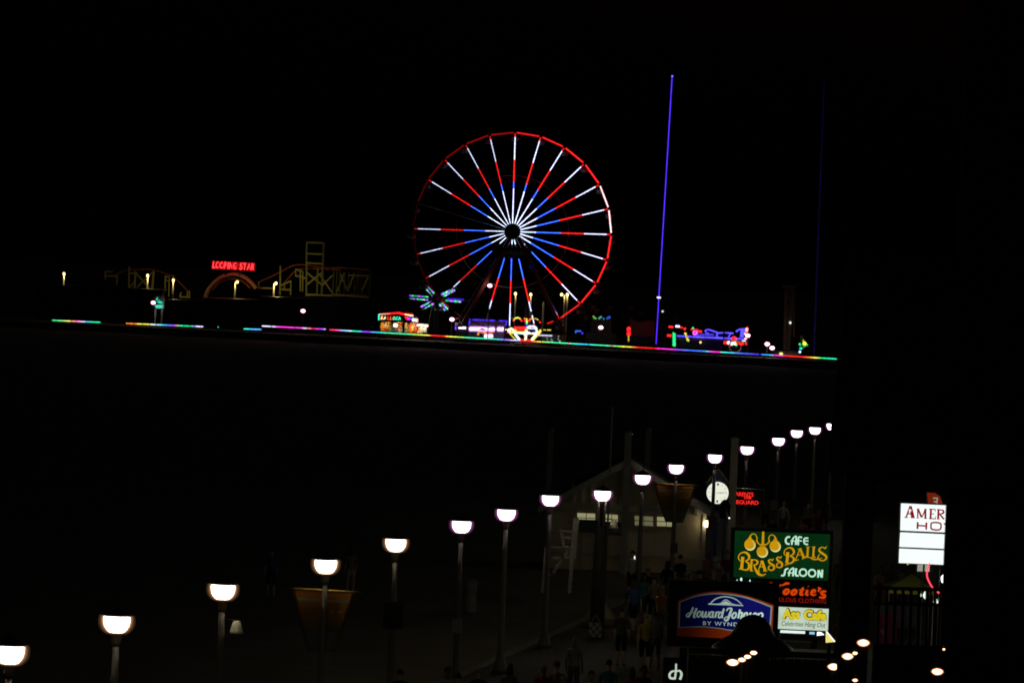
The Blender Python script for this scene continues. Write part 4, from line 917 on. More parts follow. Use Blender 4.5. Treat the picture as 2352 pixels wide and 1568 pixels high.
for (x0, y0, x1, y1, c, lab) in ((2013, 1408, 2060, 1480, (.45, .06, .14), "pink poster board behind the lower railing bars"), (2017, 1386, 2114, 1438, (.2, .23, .27), "pale grey banner board behind the railing bars")):
    q = px((x0 + x1) / 2, y1, 176 if y0 > 1400 else 178); o = thing("poster_board", Vector((q.x, q.y, BW)), lab, "board", "boards behind the railing")
    YY = q.y
    MB().prism([px(x0, y0, YY), px(x1, y0 + 3, YY), px(x1, y1 + 3, YY), px(x0, y1, YY)], .05).build("panel", mat("poster_%d" % int(c[0] * 100), c, .8, 0, .3, 3), o)
    for x in (x0 + 4, x1 - 4):
        q2 = px(x, y1, YY + .03); MB().beam(q2, Vector((q2.x, q2.y, BW)), .05).build("leg", M_dark, o)
    if y0 > 1400:
        for x in (2022, 2049): MB().prism([px(x, 1446, YY - .02), px(x + 9, 1444, YY - .02), px(x + 8, 1462, YY - .02)], .015).build("white_print", M_trim, o)

# ------------------------------------------------------------------ black hotel block close to the viewpoint
YH = 100.0
def hp(x, y, dy=0): return px(x, y, YH + dy)
hb = thing("hotel_block", Vector((hp(2100, 1500).x, YH, 0)), "unlit black hotel block filling the right side of the picture", "building")
MB().prism([hp(1951, 576), hp(2420, 592), hp(2420, 1132), hp(2010, 1112), hp(2010, 1090), hp(1900, 1084)], .35).build("upper_wall", M_stucco, hb)
c0 = hp(1945, 1085); c1 = hp(2011, 1085)
MB().box(((c0.x + c1.x) / 2, YH + .35, c0.z / 2), (c1.x - c0.x, .6, c0.z)).build("column", M_stucco, hb)
c0 = hp(2183, 1100); c1 = hp(2480, 1100)
MB().box(((c0.x + c1.x) / 2, YH + .6, 12), (c1.x - c0.x, .4, 24)).build("corner_block", M_stucco, hb)
rl = MB().beam(hp(2005, 1349, .3), hp(2185, 1354, .3), .05, .06).build("railing", M_black, hb)
MB().beam(hp(2005, 1384, .3), hp(2185, 1389, .3), .04, .05).build("mid_rail", M_black, rl)
for k in range(9):
    MB().beam(hp(2019 + k * 18.5, 1350, .3), hp(2015 + k * 18.5, 1482, .3), .055, .05).build("baluster", M_black, rl)
zt = hp(2095, 1483).z; xa, xb = hp(1800, 1500).x, hp(2185, 1500).x
MB().box(((hp(2008, 1500).x + xb) / 2, YH + .3, zt / 2), (xb - hp(2008, 1500).x, .3, zt)).build("parapet", M_stucco, hb)

# ================================================================== the far pier
def P(x, y, off=0.0): return px(x, y, PD(x) + off)
def conv_pts(C, pts, off): return [P(*C(*p), off) for p in pts]
def ground_pt(x, off): p = P(x, 780, off); return Vector((p.x, p.y, 1.0))
PXM = PD(1176) / F

# light strips along the pier railing
def ramp(stops, x):
    for (a, ca), (b, cb) in zip(stops, stops[1:]):
        if a <= x <= b: return mixc(ca, cb, (x - a) / max(1e-6, b - a))
    return stops[0][1] if x < stops[0][0] else stops[-1][1]
GY = (.35, 1.0, .15); CG = (.05, 1.0, .45)
segs = [((120, 735.5), (230, 740), [(120, GREEN), (140, (.2, .9, .3)), (158, YEL), (175, PINK), (190, PALE), (200, CYAN), (215, GREEN), (230, TEAL)], .55, "short green and yellow light strip at the far left of the pier"),
 ((290, 742.5), (466, 750), [(290, ORG), (312, ORG), (318, YEL), (340, YEL), (352, WHITE), (372, CYAN), (385, BLUE), (398, VIO), (404, ORG), (410, TEAL), (440, GREEN), (446, VIO), (450, PALE), (466, PALE)], .55, "light strip running orange to blue left of the arch sign"),
 ((560, 755), (600, 756.5), [(560, GREEN), (566, CYAN), (600, (.1, .4, 1.2))], 0, "tiny cyan light strip under the arch of the coaster"),
 ((602, 748.5), (750, 756), [(602, PALE), (625, PALE), (640, MAG), (690, MAG), (700, PALE), (715, RED), (740, VIO), (750, PALE)], .45, "magenta and pink light strip under the coaster tower"),
 ((757, 757), (1921, 824), [(757, RED), (775, PINK), (790, CYAN), (800, PALE), (810, TEAL), (826, TEAL), (832, VIO), (848, VIO), (862, CYAN), (887, CG), (930, CG), (950, GY), (980, YEL), (990, RED), (1020, RED), (1028, YEL), (1066, GY), (1070, CG), (1130, TEAL), (1150, CYAN), (1156, VIO), (1184, PALE), (1192, BLUE), (1196, RED), (1220, RED), (1226, ORG), (1243, YEL), (1250, GY), (1270, CG), (1303, CG), (1303.5, RED), (1307, RED), (1308, CG), (1340, CYAN), (1375, CG), (1401, CG), (1402, RED), (1405, RED), (1406, CG), (1420, GY), (1433, YEL), (1445, YEL), (1462, RED), (1505, RED), (1513, MAG), (1546, MAG), (1553, VIO), (1580, BLUE), (1610, BLUE), (1626, CYAN), (1628, PINK), (1640, MAG), (1653, MAG), (1656, CG), (1680, CYAN), (1695, BLUE), (1740, PURP), (1750, BLUE), (1772, CYAN), (1776, MAG), (1796, MAG), (1803, RED), (1845, RED), (1858, ORG), (1874, YEL), (1884, GREEN), (1921, TEAL)], .06, "long rainbow light strip along the pier edge below the wheel")]
for (a, b, stops, gap, lab) in segs:
    n = max(8, int((b[0] - a[0]) / 2.5)); c = ground_pt((a[0] + b[0]) / 2, 0)
    o = thing("pier_railing", c, lab, "railing", "lit railings along the pier edge")
    pts, cols = [], []; core = MB(); sl_ = MB(); run = []; rng = random.Random(int(a[0]))
    def flush():
        if len(run) > 1:
            core.tube([r_[0] for r_ in run], .058, 6, [r_[1] for r_ in run]); sl_.tube([r_[0] for r_ in run], .12, 6, [r_[1] for r_ in run])
        run.clear()
    for i in range(n + 1):
        t = i / n; x = lerp(a[0], b[0], t); y = lerp(a[1], b[1], t)
        cc = dim(ramp(stops, x), rng.uniform(.65, 1.1)); run.append((P(x, y), cc))
        if rng.random() < gap * .16 or abs(x - 1243) < 1.6 or abs(x - 1744.5) < 1.6: flush()
    flush()
    s_ = core.build("light_strip", LED, o); sl_.build("diffuser_sleeve", HALO_TUBE, s_)  # added outer tube imitating the glow
    MB().beam(P(*a, .25) - Vector((0, 0, .1)), P(*b, .25) - Vector((0, 0, .1)), .12, .1).build("top_rail", M_dark, o)
    k = max(2, int((b[0] - a[0]) / 55))
    for i in range(k + 1):
        q = P(lerp(a[0], b[0], i / k), lerp(a[1], b[1], i / k), .25); MB().beam(Vector((q.x, q.y, .98)), q - Vector((0, 0, .1)), .12).build("post", M_dark, o)
q = P(501, 751); o = thing("marker_light", Vector((q.x, q.y, .99)), "single tiny cyan marker light alone between the left light strips", "light")
MB().ball(q, .12, 6).build("bulb", emi("cyan_marker", (.05, .5, .6), 1.0), o); MB().beam(Vector((q.x, q.y, .99)), q - Vector((0, 0, .11)), .08).build("post", M_dark, o)

# ------------------------------------------------------------------ Ferris wheel
WO = 14.0
WC = px(1176.8, 532, PD(1177) + WO); k_ = mpp(WC.y); RW = 227.5 * k_
fw = thing("ferris_wheel", Vector((WC.x, WC.y, 1.0)), "giant Ferris wheel with red, white and blue lit spokes", "ferris wheel")
def wp3(ang, r, dy=0): return WC + Vector((math.sin(ang) * r, dy, math.cos(ang) * r))
A0 = R(-.7); ZS = k_ / 3.034 * 1.0      # one enlarged-region pixel (396 px = 690) in metres
zr = RW / 690.0
unlit = {19: "all", 14: "all"}
ranges = {13: [(58, 88), (178, 562)], 12: [(58, 88), (178, 655)], 11: [(58, 90), (180, 570), (598, 665)], 10: [(262, 690)], 9: [(60, 128), (182, 690)], 15: [(60, 118), (198, 562)], 14: []}
for k in range(24):
    a = A0 + k * R(15); deg = k * 15
    sp_ = MB().tube([wp3(a, 52 * zr, .05), wp3(a, RW * .985, .05)], .05, 5).build("spoke", M_grey, fw)
    if k == 19: continue
    # white part grows towards the top, colours repeat outwards
    wend = 165 + 135 * max(0, math.cos(R(deg))) ** 2 if deg <= 90 or deg >= 270 else (150 if deg < 180 else 165)
    if 270 <= deg: wend = 190 + 110 * math.cos(R(deg)) ** 3 if deg > 270 else 190
    bend = 338 if wend < 290 else 345
    left = 1.0 if deg < 200 else (.55 if deg < 300 else .8)
    stops = [(58, WHITE), (wend, WHITE), (bend, BLUE), (500, dim(RED, .75 * left + .1)), (657, dim(WHITE, .75 if deg > 200 else .95)), (690, dim(RED, .6 * left))]
    rs = ranges.get(k, [(58, 682)])
    for (r0, r1) in rs:
        cuts = [r0] + [s_[0] for s_ in stops if r0 < s_[0] < r1] + [r1]
        pts, cols = [], []
        for (c0_, c1_) in zip(cuts, cuts[1:]):
            col = next(s_[1] for s_ in stops if (c0_ + c1_) / 2 <= s_[0])
            nn = max(2, int((c1_ - c0_) / 12)); rr = random.Random(k * 31 + int(c0_))
            for j in range(nn): pts.append(wp3(a, lerp(c0_, c1_, j / nn) * zr, -.15)); cols.append(dim(col, rr.uniform(.8, 1.1)))
        pts.append(wp3(a, r1 * zr, -.15)); cols.append(cols[-1])
        thin = .058 if deg < 200 else .044
        ob = MB().tube(pts, thin, 6, cols).build("light_strip", LED, sp_); sc_ = [((c[0] * .6, c[1] * .08, c[2] * .6) if c[1] > .5 else (c[0] * .3, c[1] * .12, c[2]) if c[2] > .5 else c) for c in cols]
        MB().tube(pts, thin * 2.3, 6, sc_).build("diffuser_sleeve", HALO_TUBE, sp_)  # purple and blue fringing put into the outer tube's colour
for k in range(24):
    a, b = A0 + k * R(15), A0 + (k + 1) * R(15)
    rs_ = MB().tube([wp3(a, RW, .1), wp3(b, RW, .1)], .07, 5).build("rim_segment", M_wheel, fw)
    lit = 1.0
    col = RED
    if k in (4, 5): col = (1.3, .75, .78)
    elif 3 == k: col = dim(RED, 1.1)
    elif 20 <= k <= 23: col = dim(RED, .05 + .045 * (k - 20))
    elif k in (17, 18): col = dim(RED, .006)
    elif k in (16,): col = dim(RED, .009)
    elif k in (15,): col = dim(RED, .015)
    elif k == 19: col = dim(RED, .03)
    elif k in (11, 12, 13): col = None
    elif k == 10: col = dim(RED, .4)
    elif k == 14: col = dim(RED, .1)
    elif 9 == k: col = dim(RED, .6)
    elif k in (0, 1): col = dim(RED, .55 + .15 * k)
    if col:
        t0, t1 = .065, .935
        if k == 10: t0, t1 = .25, .5
        if k == 14: t0, t1 = .55, .95
        if k == 19: t0, t1 = .08, 1.0
        p0, p1 = wp3(a, RW, -.15), wp3(b, RW, -.15); n = 14; rr = random.Random(k)
        pts = [p0.lerp(p1, lerp(t0, t1, i / n)) for i in range(n + 1)]; cols = [dim(col, rr.uniform(.8, 1.1)) for _ in pts]
        MB().tube(pts, .072, 6, cols).build("light_strip", LED, rs_); MB().tube(pts, .15, 6, cols).build("diffuser_sleeve", HALO_TUBE, rs_)  # added outer tube imitating the glow
    # gondola hung at every node
    q = wp3(a, RW + .2, .9)
    gd = MB().lathe(q - Vector((0, 0, 1.5)), [(.45, 0), (.62, .15), (.66, .55), (.64, .62)], 10).build("gondola", mat("gondola_shell", (.1, .1, .12), .5), fw)
    MB().lathe(q - Vector((0, 0, .35)), [(.7, 0), (.5, .2), (.06, .34)], 10).build("gondola_roof", mat("gondola_roof_paint", (.12, .04, .04), .5), gd)
    MB().beam(q - Vector((0, 0, 1.4)), q, .06).build("hanger", M_grey, gd)
rp_ = [wp3(2 * math.pi * i / 72, 390 * zr, .0) for i in range(73)]
MB().tube(rp_, .05, 5).build("inner_ring", M_grey, fw)
n = 32
MB().prism([wp3(2 * math.pi * i / n, 50 * zr, -.5) for i in range(n)], 1.4).build("hub", M_black, fw)
for (x0, y0, x1, y1) in ((1172, 545, 1062, 745), (1192, 545, 1297, 770)):
    for dy in (-1.6, 2.2):
        MB().beam(px(x0, y0, WC.y + dy * .5), px(x1, y1, WC.y + dy), .85 if dy < 0 else .6, .5).build("support_leg", M_wheel, fw)
sg = MB().prism([px(1133, 566, WC.y - 1.25), px(1222, 571, WC.y - 1.25), px(1219, 596, WC.y - 1.25), px(1130, 591, WC.y - 1.25)], .2).build("hub_sign", mat("hub_sign_black", (.01, .01, .014), .4), fw)
L = MB(); lettering(L, "pepsi", 1154, 589, 1208, 17, WC.y - 1.3, None, .02, 0, 1.05); L.build("lettering", mat("unlit_grey_letters", (.16, .17, .18), .5), sg)
em_c = px(1142, 579, WC.y - 1.3); MB().prism([em_c + Vector((.55 * math.cos(t), 0, .55 * math.sin(t))) for t in [2 * math.pi * i / 20 for i in range(20)]][::-1], .05).build("round_emblem", mat("unlit_dark_red", (.06, .012, .012), .5), sg)
MB().box((WC.x, WC.y + .5, 1.25), (16, 5, .5)).build("platform", M_dark, fw)

# ------------------------------------------------------------------ slingshot masts
for (p0, p1, r_, col, ring, lab) in (((1507, 790), (1544, 174), .065, PURP, True, "bright violet lit slingshot mast right of the wheel"), ((1870, 811), (1893, 190), .05, dim(PURP, .035), False, "dim violet lit slingshot mast beside the black building")):
    a, b = P(*p0, 20), P(*p1, 20); o = thing("slingshot_mast", Vector((a.x, a.y, 1.0)), lab, "ride mast", "leaning masts of the slingshot ride")
    n = 60; rr = random.Random(3); pts = [a.lerp(b, i / n) for i in range(n + 1)]
    mk = [1.0] * (n + 1) if ring else [(1.6 if rr.random() < .25 else .8) * (1 - .5 * i / n) for i in range(n + 1)]
    ledtube(pts, r_, [dim(col, mk[i] * rr.uniform(.85, 1.1)) for i in range(n + 1)], "light_tube", o, 2.2 if ring else 1.8)
    MB().tube([a + Vector((0, .4, -1)), b + Vector((0, .4, 0))], .16, 6).build("mast", M_dark, o)
    if ring: MB().tube([P(1509.5, 683, 19.6), P(1517, 683.5, 19.6)], .13, 6).build("beacon", emi("white_beacon", (1, .95, 1), 1.2), o)
    if ring: MB().ball(P(1544, 175.5, 19.8), .16, 6).build("top_light", emi("violet_top", (.4, .2, 1.3), 1.0), o)

# ------------------------------------------------------------------ coaster
RC = 60.0
C2 = Conv(800, 900, 2.94); C1_ = Conv(100, 900, 2.94)
rc = thing("roller_coaster", ground_pt(560, RC), "yellow framed roller coaster with a low arch and a square tower", "roller coaster")
def cb(C, a, b, w, nm, m_=M_steel, dy=0): MB().beam(P(*C(*a), RC + dy), P(*C(*b), RC + dy), w * PXM * 1.0, .25).build(nm, m_, rc)
for dy in (0, 5):
    for (a, b, w) in (((1255, 200), (1250, 830), 4.2), ((1455, 205), (1430, 830), 5), ((1180, 540), (1180, 780), 3.5), ((1210, 545), (1205, 785), 3), ((1385, 510), (1375, 830), 4), ((1575, 540), (1560, 830), 3), ((1612, 530), (1600, 820), 3), ((1645, 535), (1640, 820), 3), ((1705, 560), (1695, 800), 3), ((1750, 540), (1740, 790), 3), ((1815, 560), (1810, 820), 3), ((1862, 540), (1855, 850), 3.2), ((1900, 545), (1890, 850), 3), ((2000, 525), (1990, 855), 5), ((945, 480), (940, 820), 4), ((1070, 655), (1065, 820), 3), ((995, 690), (990, 750), 2.5), ((690, 670), (690, 750), 3)):
        cb(C2, a, b, w, "column", M_steel, dy)
for (a, b, w) in (((1255, 205), (1465, 212), 3.5), ((1255, 335), (1455, 345), 2.6), ((1250, 445), (1450, 458), 4.5), ((690, 740), (880, 745), 2.5), ((940, 755), (1070, 762), 2.6), ((940, 715), (1070, 658), 3), ((1125, 520), (1210, 545), 3), ((1125, 525), (1125, 600), 3), ((1125, 600), (1210, 605), 2.5), ((1740, 590), (1995, 598), 3), ((1560, 815), (1990, 850), 4), ((1210, 620), (1255, 625), 2.5)): cb(C2, a, b, w, "girder")
for (a, b, w) in (((1260, 560), (1430, 700), 2), ((1430, 560), (1260, 700), 2), ((1605, 800), (1700, 560), 2), ((1645, 560), (1740, 780), 2), ((1815, 800), (1862, 560), 2), ((1400, 570), (1560, 800), 2), ((1560, 590), (1430, 720), 2), ((1740, 780), (1815, 565), 2), ((1895, 790), (1985, 600), 2), ((1250, 815), (1560, 830), 3)): cb(C2, a, b, w, "brace")
def track(C, pts, w, nm="track", m_=M_track):
    g = MB()
    for dy in (-.5, .5, 4.5, 5.5)[:2]: g.tube(catmull([P(*C(*p), RC + dy + 2) for p in pts], 6), w * PXM * .5, 6)
    return g.build(nm, m_, rc)
track(C2, [(690, 670), (850, 600), (950, 550), (1100, 475), (1250, 470), (1450, 500), (1700, 505), (1850, 515), (2005, 530)], 3.2)
track(C2, [(960, 720), (1060, 600), (1150, 525), (1300, 510), (1450, 520), (1650, 530)], 3.0)
track(C2, [(1240, 830), (1400, 825), (1600, 840), (1800, 815), (1990, 830)], 3.0)
for (a, b, w) in (((1228, 490), (1220, 750), 4), ((1300, 540), (1288, 770), 5), ((1515, 540), (1495, 770), 5.5), ((1650, 600), (1648, 750), 3), ((1698, 610), (1690, 840), 3), ((1742, 590), (1742, 845), 3), ((945, 540), (942, 640), 3), ((1085, 595), (1080, 700), 3), ((1835, 790), (1822, 850), 4), ((1910, 780), (1910, 850), 3), ((1935, 770), (1935, 855), 3)):
    for dy in (0, 4): cb(C1_, a, b, w, "column", M_steel, dy)
for (a, b, w) in (((945, 545), (1030, 548), 3), ((945, 598), (1085, 600), 3), ((1225, 565), (1300, 570), 2.5), ((1225, 740), (1300, 770), 2.5), ((1290, 775), (1340, 780), 2.5), ((1825, 845), (1940, 850), 3.5), ((1650, 605), (1700, 612), 2.5), ((1650, 650), (1700, 655), 2.5)): cb(C1_, a, b, w, "girder")
for (a, b, w) in (((1310, 570), (1480, 760), 2.2), ((1510, 545), (1320, 730), 2.2), ((1230, 730), (1300, 660), 2)): cb(C1_, a, b, w, "brace")
track(C1_, [(1060, 590), (1150, 545), (1250, 525), (1420, 520), (1520, 530), (1620, 560), (1740, 610), (1830, 690), (1930, 790)], 2.8)
g = MB().tube(catmull([P(*C2(*p), RC - 2) for p in ((62, 865), (95, 770), (160, 685), (250, 615), (360, 583), (450, 585), (540, 625), (610, 685), (660, 745))], 8), 5.0 * PXM, 8); g.build("arch", mat("arch_dull_ochre_paint", (.3, .17, .08), .7), rc, True)
g = MB().tube(catmull([P(*C2(*p), RC - 1) for p in ((150, 765), (210, 690), (300, 640), (400, 632), (500, 660), (590, 740))], 8), 2.2 * PXM, 6); g.build("arch_track", M_track, rc, True)
ar = thing("arcade_building", ground_pt(620, 40), "low black arcade building in front of the coaster", "building")
for (x0, x1, y0) in ((378, 470, 691), (470, 600, 687), (600, 862, 684)):
    a, b = P(x0, y0, 40), P(x1, y0 + (x1 - x0) * .042, 40); MB().prism([a, b, Vector((b.x, b.y, 1.0)), Vector((a.x, a.y, 1.0))], 10).build("wall", M_black, ar)
    MB().prism([a + Vector((-.1, -.2, 0)), b + Vector((.1, -.2, 0)), b + Vector((.1, -.2, .25)), a + Vector((-.1, -.2, .25))], 10.4).build("roof", M_black, ar)
ar2 = thing("pavilion_building", ground_pt(180, 44), "black flat pavilion at the far left end of the pier", "building")
a, b = P(88, 657, 44), P(372, 669, 44); MB().prism([a, b, Vector((b.x, b.y, 1)), Vector((a.x, a.y, 1))], 8).build("wall", M_black, ar2)
MB().prism([a + Vector((-.3, -.3, 0)), b + Vector((.3, -.3, 0)), b + Vector((.3, -.3, .3)), a + Vector((-.3, -.3, .3))], 8.6).build("roof", M_black, ar2)
# arch sign
sgn = thing("neon_sign", P(535, 626, RC - 3), "glowing red LOOPING STAR letters above the coaster arch", "sign")
V0 = (487, 616)
chars = "LOOPING STAR"; ws = [.8, 1, 1, .9, .45, 1, 1, .5, .95, .9, 1, .95]; tot = sum(ws); x = 487.5
for ch, w in zip(chars, ws):
    wpx = w / tot * 97
    if ch != " ":
        L = MB(); lettering(L, ch, x + .4, 615.5 + (x - 487) * .055, x + wpx - .6, 15.2, PD(x) + RC - 3.2, None, .012, .12, 1, .2); lo_ = L.build("letter", emi("red_neon_letters", (2.0, .1, .12), 1.0), sgn)
        L = MB(); lettering(L, ch, x - .7, 616.6 + (x - 487) * .055, x + wpx + .5, 17.4, PD(x) + RC - 3.5, None, .05, .12, 1, .1); L.build("diffuser", emi("red_letter_diffuser", (.3, .004, .006), 1.0, True), lo_)  # second, enlarged dim letter imitates the red bloom
    x += wpx
MB().prism([P(486, 599, RC - 2.9), P(586, 603.5, RC - 2.9), P(585, 622, RC - 2.9), P(485, 617.5, RC - 2.9)], .3).build("backing_board", mat("red_lacquer_board", (.2, .004, .005), .6), sgn)  # board coloured red to carry the halo around the letters
MB().beam(P(520, 620, RC - 2.7), P(519, 632, RC - 2.2), .25).build("stand", M_dark, sgn); MB().beam(P(552, 622, RC - 2.7), P(551, 634, RC - 2.2), .25).build("stand", M_dark, sgn)
for xx in (500, 535, 570): point("sign_glow", P(xx, 609, RC - 4.5), 60, (1, .04, .05), sgn, .3)

# ------------------------------------------------------------------ pier street lights
M_yel = emi("sodium_lens", (1.25, .95, .35), 2.6); M_pk = emi("pier_globe", (1.2, .82, .86), 2.2, True); M_pk2 = emi("pier_globe_diffuser", (.6, .08, .25), .4, True)  # M_pk2 is for the added shells imitating the globes' glow
def pier_light(x, y, off, lab, arm=0.0, h=1.0, lit=True, power=1.0):
    q = P(x, y, off); o = thing("pier_street_light", Vector((q.x, q.y, 1.0)), lab, "street light", "yellow street lights on the pier")
    MB().tube([Vector((q.x - arm, q.y, 1.0)), q + Vector((-arm, 0, -.6)), q + Vector((-arm, 0, .05))], .12, 6, radii=[.15, .13, .1]).build("pole", mat("sodium_lit_pole", (.6, .56, .35), .5), o, True)
    if arm: MB().beam(q + Vector((-arm, 0, .1)), q + Vector((.2, 0, .12)), .12).build("arm", M_grey, o)
    if lit:
        MB().lathe(q, [(.12, -.12), (.2, 0), (.2, .2), (.08, .34)], 10).build("lens", M_yel, o, True)
        point("street_light_lamp", q + Vector((.3, -.5, -.1)), PIER_W * power, (1, .78, .32), o, .15)
    return o
for (x, y, off, lab, arm, pw) in ((147, 630, 46, "yellow street light alone at the far left of the pier", 0, .7), (339, 634, 50, "yellow street light inside the left coaster frame", 0, 1.2), (398, 645, 52, "thin yellow street light right of the left coaster frame", 0, .6),
  (545, 649, 52, "yellow street light inside the coaster arch", .35, 1.0), (634, 652, 52, "yellow street light between arch and coaster tower", .35, 1.5), (1184, 676, 34, "yellow street light left of the lowest lit spoke", 0, .6), (1219, 678, 34, "yellow street light behind the lower right spoke", 0, .6),
  (1290, 678, 34, "left one of two close yellow street lights at the wheel", -.45, .6), (1303, 678, 34, "right one of two close yellow street lights at the wheel", 0, .6)): pier_light(x, y, off, lab, arm, 1, True, pw * (2.6 if x < 700 else 1.0))
pier_light(1248, 694, 34, "unlit thin pole between the yellow street lights", 0, 1, False)
def pier_globe(x, y, off, lab, r_=.3, power=.8):
    q = P(x, y, off); o = thing("pier_globe_lamp", Vector((q.x, q.y, 1.0)), lab, "street lamp", "pinkish white globe lamps on the pier")
    MB().ball(q, r_, 10, (1.1, 1.1, .85)).build("globe", M_pk, o, True)
    MB().ball(q, r_ * 1.35, 10, (1.1, 1.1, .85)).build("diffuser_globe", M_pk2, o, True)  # dim pink shell imitating the glow around the globe
    MB().lathe(q + Vector((0, 0, r_ * .86)), [(r_ * .8, 0), (r_ * .4, .12), (.03, .2)], 8).build("cap", M_dark, o)
    MB().tube([Vector((q.x, q.y, 1.0)), q - Vector((0, 0, r_ * .86))], .08, 6).build("pole", M_dark, o)
    point("globe_light", q, PIER_W * power, (1, .85, .75), o, .2)
for a_ in ((352, 695, 12, "pinkish white globe lamp left of the teal sign"), (696, 714, 10, "lone pinkish white globe lamp below the coaster tower"), (1125, 656, 9, "tall pinkish white lamp inside the wheel's left leg"), (1038, 733.5, 8, "pinkish white globe lamp left of the violet booth"),
           (1380, 752, 8, "pinkish white globe lamp right of the wheel"), (1762, 790, 8, "upper one of two globe lamps beside the lattice tower"), (1773.5, 799, 7, "lower one of two globe lamps beside the lattice tower"), (1717.5, 770.5, 8, "globe lamp at the tail of the blue outlined ride")): pier_globe(*a_)

# ------------------------------------------------------------------ teal sign
CTL = Conv(560, 1160, 13.06)
OT = 14
ts = thing("teal_sign", ground_pt(366, OT), "teal lit sign with a sail emblem over three rows of text", "sign")
M_teal = emi("teal_light", (.02, .72, .42), 1.0); M_teal2 = emi("pale_teal_light", (.1, .95, .7), 1.0)
MB().prism(conv_pts(CTL, [(700, 300), (1270, 300), (1270, 1010), (700, 1010)], OT + .1), .3).build("cabinet", M_black, ts)
MB().prism(conv_pts(CTL, [(815, 525), (900, 360), (935, 400), (905, 540)], OT), .08).build("sail_emblem", M_teal, ts)
MB().prism(conv_pts(CTL, [(915, 530), (1000, 500), (1050, 520), (1030, 545)], OT), .08).build("sail_emblem", M_teal, ts)
MB().prism(conv_pts(CTL, [(870, 600), (990, 575), (1090, 575), (1150, 610), (1190, 680), (1180, 705), (1040, 705), (930, 660)], OT), .08).build("hull_emblem", M_teal, ts)
for (y, xa) in ((798, 790), (852, 790), (920, 830)):
    for (x0, x1) in ((xa, 1145), (1160, 1205)):
        MB().prism(conv_pts(CTL, [(x0, y - 20), (x1, y - 16), (x1, y + 26), (x0, y + 22)], OT), .08).build("text_row", M_teal2, ts)
for x in (815, 1150):
    q = P(*CTL(x, 1000), OT + .2); MB().beam(q, Vector((q.x, q.y, 1.0)), .25).build("post", M_grey, ts)

# ------------------------------------------------------------------ balloon booth
CB = Conv(1500, 1230, 9.8); OB = 10.0
bo = thing("balloon_booth", ground_pt(925, OB), "brightly lit BALLOON game booth with red bulb roof line", "booth", "game booths on the pier")
def bq(x, y, dy=0): return P(*CB(x, y), OB + dy)
MB().prism([bq(150, 260, .2), bq(900, 205, .2), bq(1140, 262, .2), bq(1140, 560, .2), bq(150, 560, .2)], .5).build("front_fascia", M_black, bo)
MB().prism([bq(1142, 240, .4), bq(1560, 300, .4), bq(1700, 400, .4), bq(1700, 600, .4), bq(1142, 590, .4)], .5).build("side_fascia", M_black, bo)
M_in = mat("booth_back_wall", (.32, .16, .1), .8, 0, .4, 2)
MB().prism([bq(200, 560, 4), bq(2070, 640, 4), bq(2070, 1080, 4), bq(200, 960, 4)], .3).build("back_wall", M_in, bo)
for x in (190, 1130, 2080):
    q = bq(x, 560 if x < 2000 else 700, .3); MB().beam(q, Vector((q.x, q.y, 1)), .35).build("post", M_black, bo)
MB().prism([bq(190, 930, .4), bq(2060, 1040, .4), Vector((bq(2060, 1040, .4).x, bq(2060, 1040, .4).y, 1)), Vector((bq(190, 930, .4).x, bq(190, 930, .4).y, 1))], .5).build("counter", mat("booth_counter", (.2, .12, .07), .7), bo)
MB().prism([bq(150, 262, .2), bq(1140, 262, .2), bq(1140, 300, 4.4), bq(150, 300, 4.4)], .15, None, (0, 0, 1)).build("roof", M_black, bo)
bulbs = []
for i in range(9): bulbs.append((150, 470 - i * 22, TEAL))
for i in range(34):
    t = i / 33; bulbs.append((lerp(160, 900, t), lerp(268, 212, t) , mixc(TEAL, RED, min(1, t * 1.3)) if t < .6 else RED))
for i in range(13):
    t = i / 12; bulbs.append((lerp(910, 1140, t), lerp(215, 268, t), RED))
for i in range(14): bulbs.append((lerp(1185, 1475, i / 13), lerp(262, 322, i / 13), (1.1, 1.05, .4)))
for i in range(5): bulbs.append((1610, 440 + i * 28, (1.2, .6, .4))); bulbs.append((1665, 460 + i * 22, (.9, .4, .6)))
for (x, y, c) in bulbs: MB().ball(bq(x, y, -.1), .11, 6, (1, 1, 1), c).build("bulb", LED, bo)
for (a, b, c) in (((160, 268), (900, 205), DRED), ((900, 200), (1140, 258), dim(RED, .5)), ((1160, 240), (1480, 270), dim(RED, .35))):
    MB().tube([bq(*a, -.02), bq(*b, -.02)], .16, 6, [c, c]).build("neon_tube", LED, bo)
let = [("B", 210, 320, (1.2, .6, .25)), ("A", 320, 440, (1.1, 1.0, .45)), ("L", 470, 545, (1.2, .03, .02)), ("L", 575, 655, (1.1, .12, .03)), ("O", 690, 790, (.25, .8, .35)), ("O", 798, 910, (.02, .95, .5)), ("N", 912, 1058, (.04, 1.0, .6))]
for (ch, x0, x1, c) in let:
    L = MB(); xa, ya = CB(x0, 465 + (x0 - 210) * .035); xb, _ = CB(x1, 480); lettering(L, ch, xa, ya, xb, 7.9, PD(xa) + OB - .05, c, .035, .25, 1, .1); L.build("letter", LED, bo)
CBl = CB
L = MB(); cz = [RED, (1.2, .03, .2), MAG, VIO, PURP, PURP]
for i, pts in enumerate(([(1170, 345), (1200, 440), (1235, 345)], [(1225, 350), (1245, 480), (1270, 360)], [(1285, 490), (1310, 370), (1330, 480)], [(1340, 480), (1370, 375), (1390, 470)], [(1400, 380), (1420, 500), (1445, 400)], [(1450, 500), (1480, 410), (1500, 490)])):
    xm = sum(p[0] for p in pts) / 3; stroke(L, pts, 26, PD(CB(xm, 400)[0]) + OB + .1, CB, .1, cz[i], False)
L.build("lettering", LED, bo)
